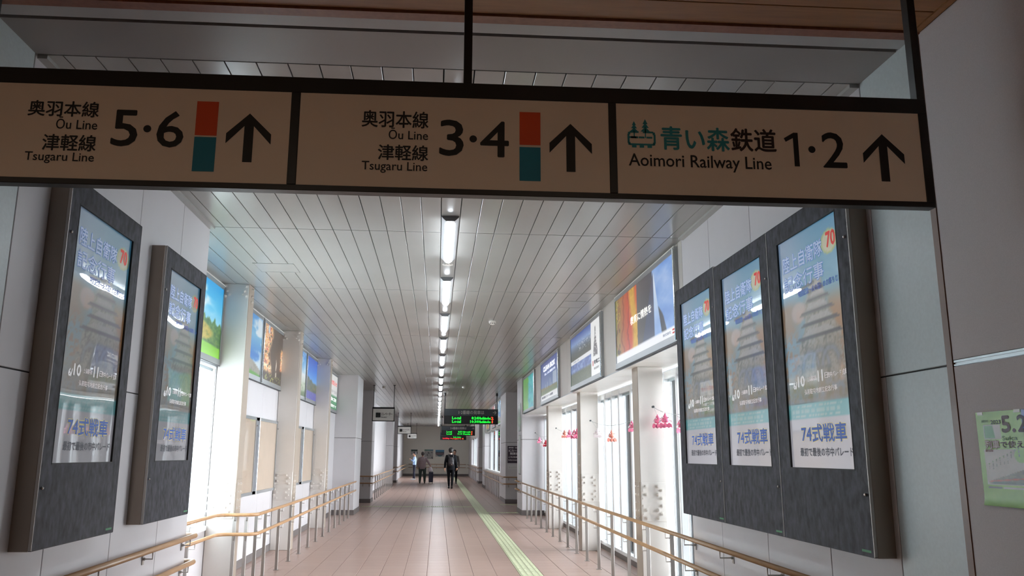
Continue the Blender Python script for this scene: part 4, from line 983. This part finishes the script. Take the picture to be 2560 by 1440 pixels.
lift_sign('nearest hanging elevator sign with black frame, on the left', 24.13, -1.914, -1.26, 2.442, 2.857)
lift_sign('second hanging elevator sign, smaller, behind the nearest one', 40.3, -1.94, -1.275, 2.475, 2.868)
lift_sign('farthest hanging elevator sign, partly behind the second', 54.0, -1.96, -1.32, 2.50, 2.87)

# ------------------------------------------------------------------ notices
nt_ = thing('notice', 'dark purple notice with white writing on the pier beyond the right opening', 'notice', (2.47, 26.3, 1.25))
pp = MB().box(2.262, 2.70, 26.285, 26.3, 1.25, 1.79).build('panel', mat('notice_purple', '453a46', .5), nt_)
lab(pp, [('新幹線・在来線', 2.30, 2.66, 1.715, 1.755), ('ICカード', 2.30, 2.64, 1.60, 1.68), ('精算機', 2.34, 2.62, 1.51, 1.585), ('ご利用案内', 2.29, 2.66, 1.42, 1.46), ('Information', 2.29, 2.66, 1.33, 1.365)], 'd6d2d4', y=26.285, bold=.002, res=2)
t = thing('notice', 'plain white slip below the dark notice on the right pier', 'notice', (2.47, 26.3, 1.1))
sl = MB().box(2.28, 2.66, 26.294, 26.3, 1.06, 1.19).build('paper', mat('slip_white', 'd0cfcd', .6), t); lab(sl, [('きっぷうりば', 2.31, 2.62, 1.10, 1.14)], '8f8d8d', y=26.294)
t = thing('notice', 'small grey paper label on the side of the second right column', 'notice', (2.37, 13.5, 1.33))
MB().box(2.362, 2.37, 13.50, 13.66, 1.335, 1.535).build('paper', mat('label_grey', 'b9b5ad', .6), t); MB().box(2.3605, 2.362, 13.52, 13.64, 1.36, 1.51).build('print', mat('label_print', '9c988f', .6), t)
def wall_notice(label, x0, x1, z0, z1, fn, shape=None):
    t = thing('wall_notice', label, 'notice', ((x0+x1)/2, END, z0)); y = END-.02
    MB().box(x0-.01, x1+.01, y, END, z0-.01, z1+.01).build('backing', wall_m, t)
    picture('paper', (x0, y-.001, z0), X, Z, x1-x0, z1-z0, 24, 20, fn, print_m, t)
pc = base(np.zeros((1, 1)), 'bdb9b6')
def f_n1(u, v): n = fbm(u*14, v*6, 3); img = over(base(u, 'b2afaa'), '1f3f34', sm(v, .62, .64)*sm(n, .2, .3)); return over(img, '3a3f44', sm(.62-v, .0, .02)*sm(u, .6, .62)*sm(v, .1, .12)*sm(.55-v, 0, .02))
def f_n2(u, v): n = fbm(u*9, v*12, 8); img = over(base(u, 'b2afaa'), ramp(u, '3f7a5c', '4f8f8c', '3f7f9a'), sm(v, .86, .87)); return over(img, '55555a', sm(n, .56, .62)*sm(.72-v, 0, .02))
def f_n3(u, v): n = fbm(u*9, v*12, 12); img = ramp(1-v, '3f7fa6', '4f93b4', '3a3f4f', '7a5a5f', '2f3f4c', '3f8f9a'); return over(img, 'b4b0ac', sm(.36-v-.9*(.5-np.abs(u-.5)), -.02, .02))
wall_notice('dark green headed notice on the end wall, leftmost', -1.84, -1.38, 1.50, 1.84, f_n1)
wall_notice('wide white notice with green-blue header on the end wall', -.88, -.26, 1.20, 1.85, f_n2)
wall_notice('blue pennant-shaped sign on the end wall', -.09, .53, 1.36, 1.83, f_n3)

# ------------------------------------------------------------------ goldfish lantern garlands
pink_m = mat('fish_pink', 'dd6c8c', .55, noise=(26, .35)); pale_m = mat('fish_white', 'f2e6e8', .6); red_m = mat('fish_red', 'c8283c', .5); yel_m = mat('fish_orange', 'e08c7c', .5, noise=(20, .3))
string_m = mat('garland_wire', '8f9694', .4)
def goldfish(x, y, z, s, label, body=pink_m, rot=0, g='goldfish decorations strung along the right windows'):
    t = thing('goldfish_lantern', label, 'decoration', (x, y, z), g)
    b = MB(); n = 14; prof = [(-.012, .003), (.006, .014), (.030, .033), (.054, .050), (.070, .053), (.084, .036), (.092, .006)]
    c, s_ = math.cos(rot), math.sin(rot)
    def Pq(a, bq, cq): return (x+(a*c-bq*s_)*s, y+(a*s_+bq*c)*s, z+cq*s)
    b.tube([Pq(0, 0, -h) for h, r in prof], [(r*s, r*s*.8) for h, r in prof], n); bd = b.build('body', body, t, True)
    tl = MB()
    for a, sg2 in ((.040, -1), (.040, 1), (.012, 0)):
        tl.plate([(0, 0), (.026, -.018), (.034, -.052), (.012, -.046), (-.004, -.058), (-.020, -.044), (-.016, -.014)], Pq(sg2*a-.004, -.01, -.088), (s*c, s*s_, 0), (0, 0, s), .0015)
    tl.build('tail_fin', body, t)
    fn_ = MB()
    for sg2 in (-1, 1): fn_.plate([(0, 0), (sg2*.030, -.022), (sg2*.028, -.040), (0, -.020)][::sg2], Pq(sg2*.038, -.020, -.052), (s*c, s*s_, 0), (0, 0, s), .0015)
    fn_.build('side_fin', pale_m, t)
    for sg2 in (-1, 1): e = MB().ball(Pq(sg2*.030, -.030, -.036), .009*s, 8, 6).build('eye', pale_m, t, True); MB().ball(Pq(sg2*.033, -.036, -.036), .0045*s, 6, 5).build('pupil', blackm2, e, True)
    for (a, b2) in gy:
        if a <= y <= b2:
            q = (y-a)/(b2-a); d = .13 if a == 7.3 or True else .10; wx = 2.60-.07*q; wz = 2.06+.01*q-d*4*q*(1-q)
            MB().tube([(wx, y, wz), Pq(0, 0, -.002)], .0015, 5).build('hook', string_m, t)
def garland(label, pts, hook):
    t = thing('garland_wire', label, 'wire', pts[0]); MB().tube(pts, .0022, 5).build('wire', string_m, t)
    hx, hy, hz = hook; MB().tube([(hx, hy, hz), (hx, hy-.035, hz)], .014, 10).build('wall_hook', mat('hook_grey', '4f5254', .5, metal=.5), t)
def sag(a, b, d, n=9):
    a, b = Vector(a), Vector(b); return [tuple(a.lerp(b, i/n) - Vector((0, 0, d*4*(i/n)*(1-i/n)))) for i in range(n+1)]
gy = [(7.3, 9.47), (9.77, 13.43), (13.73, 17.37), (17.67, 21.1)]
for i, (a, b) in enumerate(gy):
    garland('thin garland wire across the %s right window bay' % ORD[i], sag((2.60, a, 2.06), (2.53, b, 2.07), .13), (2.53, b, 2.07))
fish = [(2.60, 9.20, 1.975, 1.1, 'pink goldfish lantern nearest the first right column, upper one', pink_m), (2.57, 9.42, 1.97, 1.05, 'broad pink goldfish lantern on the first right column', pink_m), (2.62, 8.66, 1.90, 1.1, 'pink goldfish lantern half hidden by the display cabinets', pink_m),
        (2.62, 13.28, 1.93, 1.0, 'white goldfish lantern with pink mouth at the second right column', pale_m), (2.62, 12.2, 1.87, 1.15, 'single orange-pink goldfish lantern in the second window bay', yel_m), (2.62, 10.9, 1.96, 1.0, 'pink goldfish lantern half behind the first right column', pink_m),
        (2.62, 17.55, 1.97, 1.15, 'pink goldfish lantern on the third right column', pink_m), (2.62, 16.75, 2.01, 1.1, 'orange-yellow goldfish lantern in the third window bay', yel_m), (2.62, 16.15, 2.0, 1.05, 'plain pink goldfish lantern in the third window bay', pink_m), (2.62, 15.55, 1.98, 1.15, 'deep pink goldfish lantern beside the second right column, farther one', pink_m), (2.62, 15.25, 1.99, 1.15, 'pink goldfish lantern beside the second right column, nearer one', pink_m),
        (2.62, 20.95, 1.95, 1.0, 'tiny pink goldfish lantern farthest away near the pier', pink_m), (2.62, 20.25, 1.89, 1.1, 'tiny pale pink goldfish lantern in the fourth window bay', pale_m), (2.62, 19.7, 1.86, 1.1, 'tiny red-pink goldfish lantern nearest in the fourth window bay', red_m)]
for i, (x, y, z, s, l, b) in enumerate(fish):
    goldfish(x, y, z, s, l, b, rot=(i % 3-1)*.25)

# ------------------------------------------------------------------ people
def remeshed(mb, name, m, parent, vox, smooth_it=2):
    me = bpy.data.meshes.new('tmp'); me.from_pydata(mb.v, [], mb.f); o = bpy.data.objects.new('tmp', me); COL.objects.link(o)
    r = o.modifiers.new('r', 'REMESH'); r.mode = 'VOXEL'; r.voxel_size = vox
    s = o.modifiers.new('s', 'SMOOTH'); s.iterations = smooth_it; s.factor = .5
    dg = bpy.context.evaluated_depsgraph_get(); m2 = bpy.data.meshes.new_from_object(o.evaluated_get(dg)); bpy.data.objects.remove(o); bpy.data.meshes.remove(me)
    m2.name = name; m2.materials.clear(); m2.materials.append(m); m2.polygons.foreach_set('use_smooth', [True]*len(m2.polygons)); return link(name, m2, parent)
def person(label, pos, h, yaw_, J, clothes, hair_m, skin, extras=None):
    """J: joints in units of body height, x to the person's right, y forward, z up"""
    c, s = math.cos(yaw_), math.sin(yaw_)
    def G(p): return Vector((pos[0]+(p[0]*c-p[1]*s)*h, pos[1]+(p[0]*s+p[1]*c)*h, p[2]*h))
    t = thing('person', label, 'person', (pos[0], pos[1], 0))
    def tube(mb, pts, rs, n=12): mb.tube([G(p) for p in pts], [((r[0]*h, r[1]*h) if isinstance(r, tuple) else r*h) for r in rs], n, ref=G((0, 1, 0))-G((0, 0, 0)))
    def ball(mb, p, r): mb.ball(G(p), [k*h for k in r] if isinstance(r, tuple) else r*h, 14, 10)
    L = lambda a, b, t_: tuple(a[i]*(1-t_)+b[i]*t_ for i in range(3))
    pel, che, nk, hd = J['pelvis'], J['chest'], J['neck'], J['head']
    def torso(mb, g=0, z0=None):
        lo = z0 or (pel[0], pel[1], pel[2]-.045)
        tube(mb, [lo, pel, L(pel, che, .45), che, L(che, nk, .45), L(che, nk, .78), L(che, nk, 1.02)], [(.058+g, .088+g), (.062+g, .093+g), (.058+g, .086+g), (.064+g, .102+g), (.054+g, .099+g), (.042+g, .084+g), (.028+g, .042+g)], 16)
        for k in ('l', 'r'): ball(mb, J['sh'+k], (.028+g*.8,)*3)
    def arm(mb, k, g=0, full=True):
        a, b, w = J['sh'+k], J['el'+k], J['wr'+k]
        tube(mb, [a, L(a, b, .5), b, L(b, w, .35), w], [.028+g, .026+g, .022+g, .021+g, .015+g], 10)
    def leg(mb, k, g=0, end=1):
        a, b, w = J['hp'+k], J['kn'+k], J['an'+k]
        tube(mb, [a, L(a, b, .5), b, L(b, w, .3), L(b, w, .6), w], [.053+g, .044+g, .031+g, .033+g, .026+g, .019+g], 12)
    def footp(mb, k, g=0):
        a = J['an'+k]; f = J.get('ft'+k, (0, 1, 0)); z = a[2]-.030
        tube(mb, [(a[0]-f[0]*.03, a[1]-f[1]*.03, z+.006), (a[0], a[1], z+.010), (a[0]+f[0]*.05, a[1]+f[1]*.05, z+.004+f[2]*.05), (a[0]+f[0]*.11, a[1]+f[1]*.11, z-.004+f[2]*.11)], [(.024+g, .022+g), (.027+g, .024+g), (.022+g, .028+g), (.013+g, .022+g)], 10)
    def hand(mb, k):
        w = Vector(J['wr'+k]); d = (w-Vector(J['el'+k])).normalized(); sx = -1 if k == 'l' else 1
        sd = Vector((0, 1, 0)) - d*d.y
        sd = sd.normalized() if sd.length > .2 else Vector((0, 0, 1)); nn = Vector((-sx, 0, 0)); nn = (nn-d*nn.dot(d)).normalized()
        tube(mb, [w-d*.006, w+d*.020, w+d*.048], [(.012, .013), (.010, .021), (.008, .022)], 10)
        for i, (q, ln) in enumerate(((.0165, .040), (.006, .046), (-.0055, .042), (-.0155, .032))):
            a = w+d*.044+sd*q; tube(mb, [a, a+d*ln*.5+nn*.004, a+d*ln*.85+nn*.014, a+d*ln+nn*.024], [.0052, .005, .0045, .003], 6)
        a = w+d*.014+sd*.016; tube(mb, [a, a+sd*.015+d*.018+nn*.006, a+sd*.018+d*.038+nn*.012], [.007, .006, .004], 6)
    b = MB(); torso(b, -.006); tube(b, [L(che, nk, .5), nk, L(nk, hd, .5)], [.040, .031, .031], 12)
    ball(b, hd, (.046, .056, .066)); fw = Vector(J.get('look', (0, 1, 0))).normalized(); hv = Vector(hd)
    up = Vector((0, 0, 1)); rt = fw.cross(up).normalized()
    def HP(a, bq, cq): return tuple(hv + rt*a + fw*bq + up*cq)
    ball(b, HP(0, .020, -.036), (.034, .034, .026))
    tube(b, [HP(0, .050, .006), HP(0, .064, -.014), HP(0, .052, -.020)], [.006, .010, .007], 8)
    for q in (-1, 1): ball(b, HP(q*.046, -.004, -.006), (.008, .012, .016))
    for k in 'lr': arm(b, k, -.004); leg(b, k, -.006); footp(b, k, -.006)
    body = remeshed(b, 'body', skin, t, .013)
    hb = MB()
    for k in 'lr': hand(hb, k)
    me_h = hb.build('hand', skin, t, True)
    for q in (-1, 1):
        e = MB(); ball(e, HP(q*.019, .0475, .004), (.008, .006, .006)); e.build('eye', mat('eye_white', 'e6e2dc', .4), body, True)
        e = MB(); ball(e, HP(q*.019, .0525, .004), .0035); e.build('iris', mat('iris_dark', '2a1c14', .3), body, True)
    e = MB(); tube(e, [HP(-.014, .052, -.036), HP(0, .057, -.037), HP(.014, .052, -.036)], [.003, .0045, .003], 6); e.build('lips', mat('lips', 'a5605a', .5), body, True)
    hr = MB(); hs = J.get('hair', 1); ball(hr, HP(0, -.010, .020), (.052*hs, .058*hs, .056*hs)); ball(hr, HP(0, -.030, -.008), (.048*hs, .036*hs, .050))
    for q in (-1, 1): ball(hr, HP(q*.034, -.012, .004), (.018, .034, .036))
    remeshed(hr, 'hair', hair_m, t, .011)
    for nm, kind, m, g in clothes:
        mb = MB()
        if kind == 'jacket':
            torso(mb, g or .012, (pel[0], pel[1]-.004, pel[2]-.082)); [arm(mb, k, .006+(g or 0)*.3) for k in 'lr']
        elif kind == 'shirt':
            torso(mb, .004, (pel[0], pel[1], pel[2]-.005)); [arm(mb, k, .005) for k in 'lr']
        elif kind == 'trousers':
            tube(mb, [(pel[0], pel[1], pel[2]-.055), pel, (pel[0], pel[1], pel[2]+.03)], [(.058+g, .086+g), (.062+g, .090+g), (.056+g, .082+g)], 14); [leg(mb, k, g) for k in 'lr']
        elif kind == 'shoes': [footp(mb, k, .001) for k in 'lr']
        elif kind == 'belt': tube(mb, [(pel[0], pel[1], pel[2]-.008), (pel[0], pel[1], pel[2]+.012)], [(.071, .100), (.069, .098)], 16)
        remeshed(mb, nm, m, t, .012)
    if extras: extras(t, G, HP, tube, ball)
    return t
def stand(lean=0, **k):
    J = dict(pelvis=(0, 0, .53), chest=(0, .0+lean*.5, .72), neck=(0, .005+lean, .835), head=(0, .018+lean*1.2, .930),
             shl=(-.098, lean*.8, .792), shr=(.098, lean*.8, .792), ell=(-.130, -.01+lean*.7, .635), elr=(.130, -.01+lean*.7, .635), wrl=(-.135, .03+lean*.5, .495), wrr=(.135, .03+lean*.5, .495),
             hpl=(-.050, 0, .50), hpr=(.050, 0, .50), knl=(-.055, .012, .275), knr=(.055, .012, .275), anl=(-.055, -.01, .045), anr=(.055, -.01, .045)); J.update(k); return J
suit = mat('suit_black', '0c0d11', .85, spec=.15, noise=(30, .15)); skin1 = mat('skin', 'c99a80', .55); hairb = mat('hair_black', '15110f', .6); shoe = mat('shoe_black', '1a1a1c', .35)
def backpack(t, G, HP, tube, ball):
    mb = MB(); tube(mb, [(0, -.085, .555), (0, -.100, .60), (0, -.100, .70), (0, -.085, .765)], [(.030, .060), (.042, .075), (.042, .072), (.026, .055)], 14)
    remeshed(mb, 'backpack', mat('backpack_black', '171114', .6), t, .012)
    p = MB(); tube(p, [(0, -.140, .585), (0, -.146, .60), (0, -.146, .65), (0, -.140, .665)], [(.008, .045), (.012, .052), (.012, .052), (.008, .045)], 12); p.build('backpack_pocket', mat('backpack_pocket', '20181b', .6), t, True)
    q = MB(); tube(q, [(.004, -.160, .592), (.022, -.160, .598)], [.005, .005], 6); q.build('zip_tag', mat('tag_pale', 'c9b9b0', .5), t, True)
    for sx in (-1, 1):
        st = MB(); tube(st, [(sx*.05, -.07, .76), (sx*.062, -.02, .842), (sx*.066, .05, .80), (sx*.075, .066, .70), (sx*.072, -.05, .60)], [(.004, .012)]*5, 8); st.build('strap', MATS['backpack_black'], t, True)
    cl = MB(); tube(cl, [(0, .004, .842), (0, .006, .856)], [(.036, .036), (.034, .033)], 14); cl.build('shirt_collar', mat('collar_white', 'c8c8cc', .6), t, True)
person('person in a black suit with black backpack walking away down the middle', (.645, 37.5), 1.80, .03,
       stand(anl=(-.035, .10, .045), knl=(-.045, .075, .275), anr=(.028, -.13, .070), knr=(.045, .0, .285), ftr=(0, 1, -.35), wrl=(-.150, -.05, .505), ell=(-.140, -.045, .64), wrr=(.150, .08, .505), hair=1.2),
       [('trousers', 'trousers', suit, .002), ('jacket', 'jacket', suit, .013), ('shoes', 'shoes', shoe, 0)], hairb, skin1, backpack)
def grey_extra(t, G, HP, tube, ball): pass
person('older person in a mauve-grey jacket and dark green trousers pulling a suitcase, seen from behind', (-.745, 44.1), 1.64, -.08,
       stand(lean=.02, anl=(-.075, -.01, .045), anr=(.075, .03, .045), knl=(-.07, .012, .275), knr=(.072, .03, .275), hpl=(-.058, 0, .5), hpr=(.058, 0, .5), elr=(.185, -.01, .675), wrr=(.245, .01, .575), ell=(-.155, -.01, .64), wrl=(-.15, .02, .50)),
       [('trousers', 'trousers', mat('trousers_green', '36433f', .8), .014), ('jacket', 'jacket', mat('jacket_mauve', '9a888b', .8, noise=(20, .1)), .024), ('shoes', 'shoes', shoe, 0)], mat('hair_grey', '4a4442', .7), skin1, grey_extra)
def cap_extra(t, G, HP, tube, ball):
    c = MB(); tube(c, [HP(0, -.004, .028), HP(0, -.004, .044), HP(0, -.002, .068), HP(0, 0, .080)], [(.060, .056), (.062, .058), (.064, .060), (.040, .038)], 16); c.build('cap', mat('cap_navy', '17181f', .6), t, True)
    v = MB(); tube(v, [HP(-.03, .055, .030), HP(0, .082, .020), HP(.03, .055, .030)], [(.004, .012)]*3, 8); v.build('cap_peak', MATS['cap_navy'], t, True)
    p = MB(); a = G((.0, .150, .745)); p.box(a.x-.012, a.x+.004, a.y-.035, a.y+.035, a.z-.04, a.z+.09); p.build('phone', blackm2, t)
person('person in a navy cap, pale blue shirt and navy trousers, turned sideways', (-1.33, 50.0), 1.64, math.pi/2*1.02,
       stand(lean=-.012, elr=(.12, .05, .66), wrr=(.055, .125, .730), ell=(-.12, .05, .66), wrl=(-.055, .125, .725), anl=(-.045, -.02, .045), anr=(.05, .03, .045), look=(0, 1, -.25)),
       [('trousers', 'trousers', mat('trousers_navy', '12142c', .75), .004), ('shirt', 'shirt', mat('shirt_blue', '9db9e0', .7), 0), ('belt', 'belt', mat('belt_dark', '1c2444', .5), 0), ('shoes', 'shoes', mat('shoe_white', 'c9ced2', .5), 0)], hairb, skin1, cap_extra)
person('person facing this way almost hidden behind the suited walker', (.955, 44.2), 1.76, math.pi,
       stand(), [('trousers', 'trousers', suit, .004), ('shirt', 'shirt', mat('shirt_grey', '6f6a68', .7), 0), ('shoes', 'shoes', shoe, 0)], hairb, skin1)
# suitcase and bag
sx0, sx1, syy = -.405, -.165, 44.0
sc_ = thing('suitcase', 'dark navy upright wheeled suitcase beside the person in mauve-grey', 'suitcase', ((sx0+sx1)/2, syy+.15, 0))
nav = mat('suitcase_navy', '1c1b33', .45)
MB().cbox(sx0, sx1, syy, syy+.36, .06, .60, .03).build('shell', nav, sc_)
rb = MB()
for k in range(6): rb.box(sx0+.028+k*.034, sx0+.040+k*.034, syy-.006, syy+.004, .10, .57)
rb.build('ribs', mat('suitcase_rib', '2b2a47', .4), sc_)
for a in (sx0+.03, sx1-.03):
    for b in (syy+.04, syy+.32):
        MB().tube([(a-.012, b, .028), (a+.012, b, .028)], .028, 12).build('wheel', blackm2, sc_); MB().box(a-.008, a+.008, b-.015, b+.015, .03, .07).build('wheel_fork', blackm2, sc_)
MB().tube([(sx0+.07, syy+.30, .58), (sx0+.07, syy+.30, .93), (sx1-.07, syy+.30, .93), (sx1-.07, syy+.30, .58)], .009, 8).build('pull_handle', alu_m, sc_)
MB().tube([(sx0+.08, syy+.1, .595), (sx0+.09, syy+.1, .62), (sx1-.09, syy+.1, .62), (sx1-.08, syy+.1, .595)], .010, 8).build('top_handle', blackm2, sc_)
bg_ = thing('carrier_bag', 'crumpled white carrier bag on top of the navy suitcase', 'bag', (-.33, 44.1, .60))
mb = MB(); mb.tube([(-.335, 44.12, .60), (-.335, 44.12, .66), (-.325, 44.12, .76), (-.325, 44.12, .86), (-.32, 44.12, .90)], [(.085, .11), (.10, .125), (.085, .10), (.035, .04), (.015, .02)], 16)
for i, v in enumerate(mb.v): k = .012*math.sin(i*2.3); mb.v[i] = (v[0]+k, v[1]+k*.5, v[2])
mb.build('bag_body', mat('bag_white', 'dcd3d6', .5), bg_, True)
MB().tube([(-.34, 44.12, .88), (-.345, 44.12, .95), (-.32, 44.12, .97), (-.30, 44.12, .95), (-.31, 44.12, .88)], .006, 6).build('bag_handle', MATS['bag_white'], bg_, True)

# ------------------------------------------------------------------ warm downlights in the wood ceiling of the hall
warm = mat('downlight_warm', 'ffd9a6', .5, emit='ffe8cd', es=HALL)
i = 0
for yy_ in (-.6, -3.0):
    for xx in (-3.4, -1.2, 1.0):
        t = thing('downlight', 'round warm downlight in the wood ceiling behind the viewer, %s' % ORD[i], 'light', (xx, yy_, 3.46), 'hall downlights'); i += 1
        MB().tube([(xx, yy_, 3.462), (xx, yy_, 3.452)], .085, 20).build('trim_ring', white_m, t)
        MB().tube([(xx, yy_, 3.455), (xx, yy_, 3.449)], .070, 20).build('lamp', warm, t)
# daylight openings: portals guide the sky light through the windows, they give no light themselves
def portal(x, y0, y1, z0, z1, side):
    l = bpy.data.lights.new('window_portal', 'AREA'); l.shape = 'RECTANGLE'; l.size = z1-z0; l.size_y = y1-y0; l.cycles.is_portal = True
    o = bpy.data.objects.new('window_portal', l); COL.objects.link(o); o.location = (x, (y0+y1)/2, (z0+z1)/2); o.rotation_euler = (0, math.pi/2*side, 0)
portal(XW+.2, 7.25, 21.2, .1, 2.5, 1); portal(2.6, 28.5, 38.3, .82, 2.53, 1); portal(2.6, 46, 54.6, .82, 2.53, 1); portal(XB-.2, 7.22, 9.69, .64, 2.5, -1)
